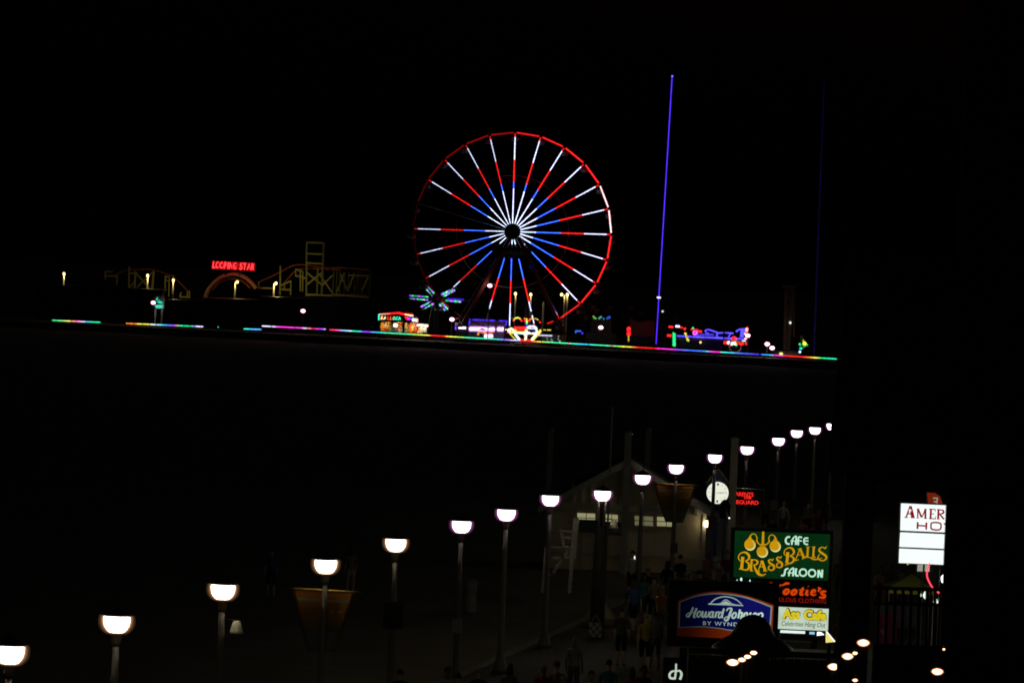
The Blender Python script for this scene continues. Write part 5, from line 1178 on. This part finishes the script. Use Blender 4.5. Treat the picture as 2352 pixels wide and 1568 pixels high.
MB().ball(bq(1512, 480, .0), .28, 6, (1, 1, 1), WHITE).build("bulb", LED, bo)
for (x0, x1, y) in ((1660, 1905, 688), (1960, 2065, 706)): ledtube([bq(x0, y, -.2), bq(x1, y + 8, -.2)], .19, [(1.4, 1.3, .75)] * 2, "tube_light", bo, 1.7)
ledtube([bq(760, 690, 1.5), bq(845, 700, 1.5)], .3, [(1.4, 1.1, .95)] * 2, "tube_light", bo, 1.5)
for (x, y, e, c) in ((300, 700, 60, (1, .6, .2)), (800, 690, 160, (1, .6, .45)), (1400, 720, 120, (1, .75, .45)), (1850, 760, 120, (1, .85, .7))): point("booth_light", bq(x, y, 1.4), e, c, bo, .3)
rng = random.Random(11)
toys = [("golden", (.6, .36, .03)), ("orange", (.55, .2, .03)), ("brown", (.25, .13, .07)), ("cream", (.6, .5, .35)), ("grey", (.35, .33, .32)), ("yellow", (.6, .5, .12)), ("red", (.45, .06, .04)), ("pale green", (.35, .4, .25))]
spots = [(290, 655, "hanging at the left post"), (300, 720, "below the left post's top toy"), (290, 790, "midway down the left post"), (300, 860, "near the counter at the left post"), (450, 690, "behind the letter A"), (560, 700, "under the first letter L"), (460, 830, "low under the letter A"), (640, 890, "on the counter under the L"),
         (920, 690, "beside the bright tube"), (1020, 700, "left of the middle post"), (930, 810, "below the bright tube"), (1010, 880, "low by the middle post"), (880, 900, "on the counter under the O"), (1210, 700, "right of the middle post"), (1420, 735, "under the violet lettering"), (1240, 940, "on the side counter"),
         (1540, 800, "deep in the side bay"), (1400, 900, "low in the side bay"), (1580, 700, "high in the side bay"), (1830, 850, "under the long tube light"), (1990, 860, "at the booth's right end"), (1760, 980, "on the counter's right end"), (1620, 900, "in the dark corner of the side bay")]
tm = {}
for i, (x, y, pl_) in enumerate(spots):
    nm, c = toys[i % len(toys)] if i > 3 else toys[i % 2]
    if nm not in tm:
        g = MB(); g.ball((0, 0, 0), .4, 8, (1, .8, 1.1)); g.ball((0, -.06, .55), .29, 8); g.ball((-.22, -.05, .78), .11, 6); g.ball((.22, -.05, .78), .11, 6); g.ball((-.38, -.12, .05), .15, 6, (1, 1, 1.6)); g.ball((.38, -.12, .05), .15, 6, (1, 1, 1.6)); g.ball((-.2, -.25, -.4), .18, 6); g.ball((.2, -.25, -.4), .18, 6)
        tm[nm] = g.mesh("plush_body", smooth=True); tm[nm].materials.append(mat("plush_" + nm.replace(" ", "_"), c, .95, 0, .2, 9))
    o = bpy.data.objects.new("plush_toy", tm[nm]); COL.objects.link(o); o.location = bq(x, y, 2.6); o.scale = (.9,) * 3
    tag(o, "%s plush prize %s of the balloon booth" % (nm, pl_), "plush toy", "plush prizes in the balloon booth")

# ------------------------------------------------------------------ star ride
C3 = Conv(1450, 1050, 2.94); OS = 22.0
sr = thing("star_ride", ground_pt(1000, OS), "spinning star ride with six arms of green and violet lights", "ride")
arms = [[((735, 293), (828, 390)), ((757, 285), (842, 362))], [((555, 391), (770, 408)), ((556, 417), (768, 438))], [((688, 520), (830, 455)), ((700, 546), (836, 484))], [((902, 490), (968, 560)), ((922, 464), (1000, 545))], [((980, 446), (1156, 462)), ((1000, 428), (1186, 437))], [((930, 376), (1060, 316)), ((954, 396), (1084, 326))]]
ctr = P(*C3(866, 430), OS)
cyc = [GREEN, GREEN, (.5, .7, 1.0), VIO, GREEN, dim(GREEN, .4), (.6, .2, 1.1), VIO]
for ai, arm in enumerate(arms):
    mid = sum((P(*C3(*p), OS + .4) for s2 in arm for p in s2), Vector()) / 4
    tip = mid + (mid - ctr) * .8; ao = MB().beam(ctr + Vector((0, .4, 0)), Vector((tip.x, ctr.y + .4, tip.z)), .5, .3).build("arm", M_dark, sr)
    for bi, (a, b) in enumerate(arm):
        n = 14; rr = random.Random(ai * 7 + bi); pts = [P(*C3(lerp(a[0], b[0], i / n), lerp(a[1], b[1], i / n)), OS) for i in range(n + 1)]
        cs_ = [dim(cyc[(i // 2 + ai * 3 + bi * 2) % len(cyc)], rr.uniform(.4, 1.3)) for i in range(n + 1)]
        if ai == 4 and bi == 1: cs_ = [dim(PURP, rr.uniform(.2, .6)) for _ in pts]
        ledtube(pts, .15, cs_, "light_strip", ao, 1.7)
MB().ball(ctr + Vector((0, .5, 0)), .8, 10).build("hub", M_black, sr)
q = ground_pt(995, OS + 1); MB().tube([q, Vector((q.x, q.y, 4)), Vector((ctr.x, q.y, ctr.z))], .8, 10, radii=[1.0, .8, .5]).build("mast", M_black, sr)

# ------------------------------------------------------------------ violet booth
C4 = Conv(1840, 1250, 5.6); OV = 12.0
vb = thing("violet_booth", ground_pt(1120, OV), "food booth lit by long violet white tubes with blue roof outline", "booth", "game booths on the pier")
def vq(x, y, dy=0): return P(*C4(x, y), OV + dy)
MB().prism([vq(200, 150, .3), vq(1055, 190, .3), vq(1020, 320, .3), vq(200, 300, .3)], 5).build("roof_box", mat("booth_grey_panel", (.05, .05, .048), .8), vb)
MB().prism([vq(190, 400, 3), vq(1000, 430, 3), vq(1000, 590, 3), vq(190, 560, 3)], .3).build("back_wall", mat("booth_pale_wall", (.12, .12, .12), .7, 0, .3, 2), vb)
for x in (195, 560, 1005):
    q = vq(x, 300, .5); MB().beam(q, Vector((q.x, q.y, 1)), .2).build("post", M_dark, vb)
rr = random.Random(5)
for (a, b) in (((222, 142), (203, 280)), ((280, 158), (780, 180)), ((880, 184), (1050, 190)), ((1052, 192), (1018, 300))):
    n = 16; pts = [vq(lerp(a[0], b[0], i / n), lerp(a[1], b[1], i / n), -.1) for i in range(n + 1)]
    ledtube(pts, .11, [dim(PURP, rr.uniform(.35, .95)) for _ in pts], "light_strip", vb, 1.8)
for (x0, x1, y, c) in ((225, 760, 366, (1.3, .62, 1.7)), (850, 955, 370, (1.4, .6, 1.7))): ledtube([vq(x0, y, -.15), vq(x1, y + 8, -.15)], .3, [c, c], "tube_light", vb, 1.7)
ledtube([vq(560, 522, -.4), vq(720, 526, -.4)], .3, [(1.4, .6, 1.1)] * 2, "tube_light", vb, 1.4)
ms = MB().prism([vq(395, 420, -.1), vq(745, 430, -.1), vq(745, 560, -.1), vq(395, 550, -.1)], .2).build("menu_board", mat("menu_maroon", (.2, .03, .02), .6), vb)
for i in range(7): MB().box(vq(420 + i * 52, 436, -.35), (.35, .1, .16)).build("menu_light", emi("menu_orange", (1.1, .3, .12), 1.0), ms)
for (x, y) in ((410, 480), (450, 492), (500, 488), (550, 468)): MB().box(vq(x, y, -.35), (.3, .1, .28)).build("menu_light", emi("menu_amber", (1.1, .45, .08), 1.0), ms)
for x in (350, 800): point("booth_light", vq(x, 450, 1.2), 14, (.75, .4, 1), vb, .3)
sb2 = thing("small_stall", ground_pt(1062, OV), "small stall with one white tube light left of the violet booth", "booth", "game booths on the pier")
ledtube([P(1054, 752.5, OV - .5), P(1069, 753, OV - .5)], .2, [(1.2, 1.1, 1.3)] * 2, "tube_light", sb2, 1.5)
MB().prism([P(1046, 748, OV), P(1074, 749, OV), P(1074, 777, OV), P(1046, 776, OV)], 2).build("stall_box", M_black, sb2)
ledtube([P(1047.5, 741, OV - .3), P(1046.5, 757, OV - .3)], .14, [dim(VIO, .5)] * 2, "light_strip", sb2, 1.5)
for x in (1049, 1071):
    q = P(x, 776, OV + .3); MB().beam(q, Vector((q.x, q.y, 1)), .1).build("leg", M_dark, sb2)

# ------------------------------------------------------------------ flower ride
OF_ = 6.0
fr_ = thing("flower_ride", ground_pt(1205, OF_), "ride with yellow petal tubes fanning up from a red lit base", "ride")
def fq(x, y, dy=0): return P(*C4(x, y), OF_ + dy)
def neon(pts, w, col, o, nm="neon_tube", f=fq, sl=1.7, smooth=True, jit=.15):
    P3 = [f(*p) for p in pts]; P3 = catmull(P3, 5) if smooth and len(P3) > 2 else [P3[0].lerp(P3[-1], i / 8) for i in range(9)] if len(P3) == 2 else P3
    rr = random.Random(int(pts[0][0] + pts[0][1])); n = len(P3)
    cols = [dim(ramp(col, i / (n - 1)) if isinstance(col, list) else col, 1 + rr.uniform(-jit, jit)) for i in range(n)]
    return ledtube(P3, w, cols, nm, o, sl)
YW_ = (1.0, .9, .3); YWh = (1.2, 1.15, .7)
neon([(1090, 440), (1170, 530), (1250, 605)], .08, dim(YEL, .55), fr_); neon([(1130, 350), (1190, 390), (1250, 500), (1335, 608)], .17, [(0, dim(YEL, .7)), (.4, YWh), (1, WHITE)], fr_)
neon([(1488, 385), (1478, 500), (1465, 618)], .19, [(0, YW_), (.4, YWh), (1, YWh)], fr_); neon([(1445, 420), (1436, 510)], .1, YW_, fr_); neon([(1810, 395), (1730, 460), (1660, 540), (1602, 612)], .17, [(0, dim(YEL, .7)), (.5, YWh), (1, YWh)], fr_)
neon([(1808, 440), (1730, 520), (1640, 622)], .09, dim(YEL, .6), fr_); neon([(1120, 430), (1300, 436), (1485, 440)], .09, dim(YEL, .9), fr_); neon([(1240, 466), (1480, 470), (1700, 476)], .1, [(0, CYAN), (.3, WHITE), (.6, PALE), (.7, YEL), (1, PALE)], fr_)
neon([(1120, 460), (1200, 462), (1240, 468)], .08, dim(YEL, .7), fr_); neon([(1700, 476), (1760, 460), (1810, 445)], .08, ORG, fr_)
neon([(1225, 345), (1480, 345)], .22, RED, fr_); neon([(1245, 335), (1240, 430)], .14, [(0, RED), (1, YEL)], fr_); neon([(1470, 335), (1470, 430)], .13, [(0, RED), (1, YEL)], fr_); neon([(1250, 375), (1470, 378)], .1, dim(RED, .5), fr_); neon([(1240, 435), (1480, 442)], .1, YEL, fr_)
neon([(1512, 352), (1535, 318), (1585, 305)], .16, (.7, .85, 1.2), fr_); neon([(1610, 303), (1660, 308), (1708, 345), (1714, 400), (1706, 455), (1620, 462)], .14, (.8, .85, 1.3), fr_); neon([(1515, 355), (1690, 358)], .1, (.6, .7, 1.1), fr_); neon([(1510, 445), (1565, 450)], .13, PALE, fr_)
neon([(1195, 185), (1235, 130), (1300, 115), (1350, 145), (1388, 195)], .11, [(0, RED), (.4, YEL), (.6, dim(GY, .8)), (.8, RED), (1, RED)], fr_, jit=.3); neon([(1448, 122), (1450, 200)], .12, [(0, ORG), (.4, RED), (1, DRED)], fr_); neon([(1495, 130), (1495, 195)], .09, [(0, YEL), (1, RED)], fr_)
neon([(1535, 195), (1575, 150), (1630, 130)], .1, [(0, RED), (1, ORG)], fr_); neon([(1640, 130), (1700, 138), (1750, 162)], .08, [(0, dim(GREEN, .3)), (.6, dim(YEL, .4)), (1, dim(YEL, .6))], fr_); neon([(1150, 120), (1195, 120)], .05, dim(GREEN, .2), fr_)
for (x, y, c, r_) in ((1496, 205, GY, .16), (1496, 237, GREEN, .16), (1793, 214, RED, .13), (1100, 392, (1.4, 1.2, 1.2), .27), (1075, 432, PINK, .12), (1030, 380, WARM, .1), (960, 345, WHITE, .12)): MB().ball(fq(x, y, -.1), r_, 8, (1, 1, 1), c).build("bulb", LED, fr_)
neon([(1496, 265), (1495, 315)], .11, PURP, fr_)
neon([(1350, 622), (1480, 628), (1600, 634)], .2, RED, fr_, "base_tube")
MB().lathe(Vector((fq(1470, 640).x, fq(1470, 640).y + 1.5, 1.0)), [(2.4, 0), (2.2, .3), (.7, .5)], 16).build("base", M_dark, fr_)
MB().prism([fq(1230, 335, .3), fq(1490, 335, .3), fq(1490, 440, .3), fq(1230, 435, .3)], .6).build("red_box", mat("ride_red_box", (.2, .01, .01), .5), fr_)
q = fq(1470, 335, 1.5); MB().tube([Vector((q.x, q.y, 1.2)), q + Vector((0, 0, 3.4))], .2, 8).build("mast", M_dark, fr_)
# dim stall to its right
dq = thing("dim_stall", ground_pt(1262, 9), "dim stall with a violet tube and pale panels right of the flower ride", "booth", "game booths on the pier")
def dqf(x, y, dy=0): return P(*C4(x, y), 9 + dy)
neon([(1760, 508), (2060, 518)], .1, dim(PALE, .55), dq, "tube_light", dqf); neon([(1870, 385), (1920, 390)], .09, dim(YEL, .35), dq, "sign_row", dqf, jit=.5); neon([(1960, 388), (2035, 392)], .09, dim(YEL, .45), dq, "sign_row", dqf, jit=.5)
for (x, y, w, h, c) in ((1945, 560, 18, 30, .5), (1950, 612, 16, 24, .4), (2030, 580, 30, 60, .22), (2060, 610, 20, 40, .3), (2195, 522, 24, 20, .6), (2192, 565, 18, 50, .35)):
    MB().prism([dqf(x, y, -.2), dqf(x + w, y, -.2), dqf(x + w, y + h, -.2), dqf(x, y + h, -.2)], .1).build("lit_panel", emi("pale_panel_%d" % int(c * 100), (c * .75, c * .78, c * .8), 1.0), dq)
MB().prism([dqf(1840, 480, .5), dqf(2260, 495, .5), dqf(2260, 665, .5), dqf(1840, 650, .5)], 3).build("stall_box", mat("stall_green_wall", (.03, .05, .025), .7), dq)
MB().ball(dqf(2235, 640, -.1), .15, 6, (1, 1, 1), dim(YEL, .25)).build("bulb", LED, dq)

# ------------------------------------------------------------------ things right of the wheel
C5 = Conv(2200, 1050, 2.94)
def rq(x, y, dy=0, off=16): return P(*C5(x, y), off + dy)
ch_ = thing("chevron_sign", ground_pt(1370, 16), "green, teal and blue chevron lights in a row right of the wheel", "sign")
for (pts, c) in (([(508, 628), (520, 650), (545, 658)], GY), ([(575, 660), (590, 645), (606, 638)], (.25, .8, .75)), ([(628, 660), (636, 664)], CYAN), ([(668, 662), (690, 640), (702, 634), (700, 660)], BLUE)):
    ledtube([rq(*p) for p in pts], .16, [dim(c, .22)] * len(pts), "light_strip", ch_, 1.6)
MB().prism([rq(490, 666, .2), rq(720, 676, .2), rq(720, 830, .2), rq(490, 820, .2)], 3).build("stall_box", mat("stall_olive_wall", (.06, .05, .03), .8), ch_)
MB().beam(rq(500, 655, .1), rq(712, 668, .1), .1).build("sign_bar", M_dark, ch_)
q = rq(600, 830, .4); MB().box((q.x, q.y + 1.4, 1.0 + (q.z - 1) / 2), (4.5, 2.6, max(.2, q.z - 1.0))).build("base", M_dark, ch_)
bl_ = thing("blue_light_rail", ground_pt(1330, 14), "short dim blue light rail beside the wheel's right leg", "railing")
ledtube([rq(302, 828, 0, 14), rq(304, 804, 0, 14), rq(362, 806, 0, 14)], .13, [dim(BLUE, .4)] * 3, "light_strip", bl_, 1.6); MB().ball(rq(380, 830, 0, 14), .16, 6, (1, 1, 1), dim(PURP, .7)).build("bulb", LED, bl_)
for x in (304, 360):
    q = rq(x, 828, .1, 14); MB().beam(q, Vector((q.x, q.y, 1)), .1).build("post", M_dark, bl_)
cp = thing("candle_post", ground_pt(1444, 12), "post of stacked red lights beside the dark red tent", "light")
for (y, h) in ((780, 20), (805, 10), (835, 22)): MB().ball(rq(926, y, 0, 12), .3, 8, (1.0, 1, h / 18), RED if y != 805 else dim(RED, .4)).build("red_light", LED, cp)
for y in range(862, 930, 14): MB().ball(rq(924, y, 0, 12), .14, 6, (1, 1, 1), dim(YEL, .22)).build("bulb", LED, cp)
q = rq(926, 760, .3, 12); MB().beam(Vector((q.x, q.y, 1)), q, .25).build("post", M_dark, cp)
tr_ = thing("red_tent", ground_pt(1478, 18), "dim dark red tent with a scalloped top left of the violet mast", "tent")
MB().prism([rq(948, 660, 0, 18), rq(1000, 690, 0, 18), rq(1060, 705, 0, 18), rq(1130, 690, 0, 18), rq(1200, 682, 0, 18), rq(1232, 690, 0, 18), rq(1232, 870, 0, 18), rq(948, 860, 0, 18)], 5).build("canvas", mat("dark_red_canvas", (.2, .03, .035), .9), tr_)
MB().prism([rq(948, 860, .05, 18), rq(1232, 870, .05, 18), rq(1232, 965, .05, 18), rq(948, 955, .05, 18)], 4.8).build("skirt", mat("navy_skirt", (.02, .02, .05), .9), tr_)
fl = [(485, 500, 60, (.18, .04, .04)), (525, 540, 70, (.12, .11, .05)), (400, 620, 70, (.2, .09, .03)), (645, 560, 60, (.12, .11, .05)), (690, 500, 60, (.18, .04, .04)), (830, 640, 80, (.07, .07, .05)), (930, 510, 60, (.16, .03, .03)), (1045, 580, 70, (.1, .1, .06)), (1465, 620, 110, (.16, .03, .03))]
for i, (x, y, h, c) in enumerate(fl):
    a = rq(x, y, 0, 24); b = rq(x - 4, y + h, 0, 24); nm = ("red", "olive", "rust", "khaki", "maroon", "grey", "crimson", "pale olive", "dark red")[i]
    o = thing("pennant", Vector((a.x, a.y, 1.0)), "dim %s pennant hanging on a dark pole right of the wheel" % nm, "flag", "pennants over the pier stalls")
    w = .75; MB().prism([a, a + Vector((w, 0, -.1)), b + Vector((w * .7, 0, .2)), b], .04).build("cloth", mat("pennant_%d" % i, c, .9), o)
    MB().beam(Vector((a.x, a.y + .06, 1)), a + Vector((0, .06, .2)), .1).build("pole", M_dark, o)
q = P(1522, 715, 14); o = thing("mast_lamp", Vector((q.x, q.y, 1.0)), "tiny white lamp on a dark pole beside the violet mast", "light")
MB().ball(q, .17, 6).build("bulb", emi("tiny_white", (.8, .9, 1), 1.0), o); MB().beam(Vector((q.x, q.y, 1)), q, .1).build("pole", M_dark, o)

# blue outlined ride
C6 = Conv(2660, 1280, 6.533); OR_ = 9.0
br = thing("outlined_ride", ground_pt(1630, OR_), "long ride front outlined in blue neon with red lights and a tail fin", "ride")
def oq(x, y, dy=0): return P(*C6(x, y), OR_ + dy)
def on(pts, w, col, **k): return neon(pts, w, col, br, "neon_tube", oq, **k)
BV = (.1, .07, 1.05)
for pts, w in (([(300, 412), (700, 432)], .12), ([(730, 436), (1510, 470)], .13), ([(1560, 474), (2070, 490)], .12), ([(1050, 300), (1085, 250)], .13), ([(1120, 245), (1230, 275), (1330, 312), (1400, 335), (1520, 330)], .11), ([(1570, 330), (1780, 345)], .11), ([(1390, 345), (1345, 390), (1375, 430)], .1), ([(1720, 340), (1690, 390), (1660, 440)], .09), ([(1860, 300), (1950, 245), (2090, 230)], .13), ([(1060, 345), (1110, 335), (1150, 360)], .08)): on(pts, w, BV, jit=.3)
MB().prism([oq(1985, 240), oq(2090, 236), oq(2050, 450), oq(1960, 445)][::-1], .15, BV).build("tail_fin", LED, br)
rr = random.Random(9); L = MB()
for i in range(15):
    x = 805 + i * 32; stroke(L, [(x, 400), (x + 10, 352 + rr.uniform(-6, 6)), (x + 22, 405)], 13, PD(C6(x, 380)[0]) + OR_, C6, .08, dim(BV, rr.uniform(.6, .9)), False)
L.build("lettering", LED, br)
for (x0, x1, y, w, c) in ((105, 205, 175, .16, RED), (285, 375, 160, .18, (1.0, .95, 1.5)), (385, 455, 190, .14, dim(RED, .7)), (505, 530, 225, .2, RED), (690, 700, 240, .18, dim(RED, .8)), (755, 855, 262, .18, RED), (880, 950, 296, .18, RED), (70, 165, 402, .2, RED), (1550, 1640, 588, .25, RED), (1940, 2040, 612, .22, RED), (2105, 2150, 614, .2, RED), (2020, 2100, 540, .13, (.4, .6, .7)), (2080, 2125, 484, .14, (1.3, .6, .8))):
    ledtube([oq(x0, y), oq(x1, y + 6)], w, [c, c], "light_cluster", br, 1.5)
for (x, y, r_, c) in ((730, 205, .14, GREEN), (1665, 590, .26, (1, 1.1, 1.1)), (1750, 605, .3, (.9, 1.2, 1.1)), (1825, 610, .25, (1.2, 1.15, .7)), (1880, 605, .16, RED), (1865, 655, .14, GREEN), (1722, 665, .15, dim(RED, .6)), (928, 580, .17, (1.0, .7, .2)), (2140, 235, .22, (1.3, .5, .5)), (2128, 285, .22, (1.2, .3, .35)), (2120, 330, .2, RED), (2150, 200, .14, RED), (2095, 355, .15, PALE)): MB().ball(oq(x, y, -.1), r_, 8, (1, 1, 1), c).build("bulb", LED, br)
for i in range(9):
    a = 2 * math.pi * i / 9; MB().ball(oq(1800 + 48 * math.cos(a), 492 + 40 * math.sin(a), -.1), .17, 6, (1, 1, 1), (1.2, .03, .12)).build("bulb", LED, br)
MB().ball(oq(1800, 492, -.1), .3, 8, (1, 1, 1), dim(RED, .7)).build("bulb", LED, br)
on([(740, 300), (825, 298), (820, 355), (750, 370), (742, 305)], .11, (1.1, .12, 1.0)); 
MB().prism([oq(300, 440, .5), oq(2080, 510, .5), oq(2080, 560, .5), oq(300, 520, .5)], 4).build("platform", mat("ride_platform", (.1, .09, .07), .8), br)
MB().prism([oq(330, 520, .6), oq(1480, 560, .6), oq(1480, 790, .6), oq(330, 745, .6)], 3).build("skirt_panel", mat("ride_skirt", (.03, .03, .04), .8), br)
wq = oq(1832, 690, -.2); rad = 160 * C6.k * mpp(wq.y)
MB().tube([wq + Vector((rad * math.cos(t), 0, rad * math.sin(t))) for t in [2 * math.pi * i / 28 for i in range(29)]], .1, 6).build("wheel_ring", mat("ring_grey_metal", (.4, .38, .35), .4, .5), br)
for i in range(6): 
    t = math.pi * i / 6; MB().beam(wq + Vector((-rad * math.cos(t), .1, -rad * math.sin(t))), wq + Vector((rad * math.cos(t), .1, rad * math.sin(t))), .05).build("wheel_spoke", M_dark, br)
gpz = thing("barber_pole", ground_pt(1547, OR_ - 1), "green spiral striped light pole at the left end of the blue ride", "light")
for i in range(12):
    y = 335 + i * 30; ledtube([P(*C6(205, y - 8), OR_ - 1), P(*C6(238, y + 8), OR_ - 1), P(*C6(272, y + 28 if y < 650 else y + 14), OR_ - 1)], .085, [dim(GREEN, rr.uniform(.7, 1.2)) for _ in range(3)], "stripe", gpz, 1.4)
q0, q1 = P(*C6(238, 320), OR_ - .4), P(*C6(234, 690), OR_ - .4); MB().tube([Vector((q1.x, q1.y, 1)), q0], .42, 10).build("pole", mat("pole_green", (.02, .12, .05), .5), gpz, True)
yz = thing("zigzag_light", ground_pt(1578, OR_ - 1.5), "yellow zigzag of small bulbs beside the green striped pole", "light")
for i in range(34):
    t = i / 33; x = lerp(525, 610, t) + rr.uniform(-26, 26); y = lerp(330, 545, t); 
    if .42 < t < .52: continue
    MB().ball(P(*C6(x, y), OR_ - 1.5), .07, 6, (1, 1, 1), dim(YEL, rr.uniform(.3, .9))).build("bulb", LED, yz)
q0 = P(*C6(560, 330), OR_ - 1.2); MB().tube([Vector((q0.x, q0.y, 1)), q0], .1, 6).build("pole", M_dark, yz)

# lattice tower and green bulb figure
C7 = Conv(2800, 1050, 3.36); OL = 16
lt_ = thing("lattice_tower", ground_pt(1808, OL), "dim brown lattice tower left of the dim violet mast", "tower")
M_lat = mat("brown_tower_steel", (.07, .045, .025), .8)
def tq(x, y, dy=0): return P(*C7(x, y), OL + dy)
for dy in (0, 2.2):
    for (x0, x1) in ((1160, 1135), (1250, 1180)): MB().beam(tq(x0, 340, dy), tq(x1 if x0 < 1200 else 1190, 1175, dy), .42, .3).build("leg", M_lat, lt_)
    MB().beam(tq(1265, 340, dy), tq(1262, 1000, dy), .25).build("leg", M_lat, lt_)
for i in range(13):
    y = 400 + i * 62; MB().beam(tq(1158 - i * 1.8, y), tq(1250 - i * 4.5, y - 40), .16).build("brace", M_lat, lt_); MB().beam(tq(1158 - i * 1.8, y), tq(1248 - i * 4.5, y + 14), .14).build("brace", M_lat, lt_)
MB().prism([tq(1120, 300), tq(1300, 305), tq(1295, 345), tq(1120, 342)], 2.5).build("top_platform", M_lat, lt_)
MB().ball(tq(1213, 808, -.3), .2, 6).build("lamp", emi("tower_lamp", (.9, 1, .9), 1.0), lt_)
gf = thing("bulb_figure", ground_pt(1845, 10), "figure outlined by small green and yellow bulbs near the right end", "light")
pts = [(1340, 1095, GREEN, .15), (1345, 1110, dim(GREEN, .4), .1), (1360, 1155, TEAL, .15), (1345, 1153, dim(TEAL, .6), .12), (1405, 1088, (.9, .9, .05), .3), (1390, 1050, dim(YEL, .4), .13), (1438, 1100, dim(GREEN, .7), .12), (1445, 1112, dim(GREEN, .4), .1), (1342, 1200, (.7, .9, 1.2), .18), (1340, 1180, dim(PURP, .8), .1)]
for i in range(9): pts.append((lerp(1365, 1445, i / 8), lerp(1155, 1105, i / 8), dim(GREEN, .35), .08))
for i in range(6): pts.append((lerp(1345, 1390, i / 5), lerp(1130, 1090, i / 5), dim(GREEN, .2), .08))
for (x, y, c, r_) in pts: MB().ball(P(*C7(x, y), 10), r_, 6, (1, 1, 1), c).build("bulb", LED, gf)
q0 = P(*C7(1365, 985), 10.4); MB().prism([P(*C7(1350, 985), 10.3), P(*C7(1382, 985), 10.3), P(*C7(1420, 1110), 10.3), P(*C7(1350, 1160), 10.3)], .2).build("figure_board", mat("figure_green", (.04, .07, .02), .7), gf)
MB().beam(Vector((q0.x, q0.y, 1)), q0, .15).build("post", M_dark, gf)
fbk = thing("food_kiosk", ground_pt(1780, 8), "dark kiosk with a small yellow lamp below the lattice tower", "kiosk")
MB().prism([P(*C7(1000, 1190), 12), P(*C7(1330, 1200), 12), P(*C7(1330, 1260), 12), P(*C7(1000, 1250), 12)], 3).build("kiosk_box", mat("kiosk_brown", (.08, .06, .04), .8), fbk)
MB().ball(P(*C7(1090, 1224), 11.8), .24, 8, (1.2, 1, .8), (.7, .75, .1)).build("lamp", LED, fbk)
MB().prism([P(*C7(980, 1185), 11.5), P(*C7(1345, 1196), 11.5), P(*C7(1345, 1202), 11.5), P(*C7(980, 1192), 11.5)], 4).build("roof", M_dark, fbk)
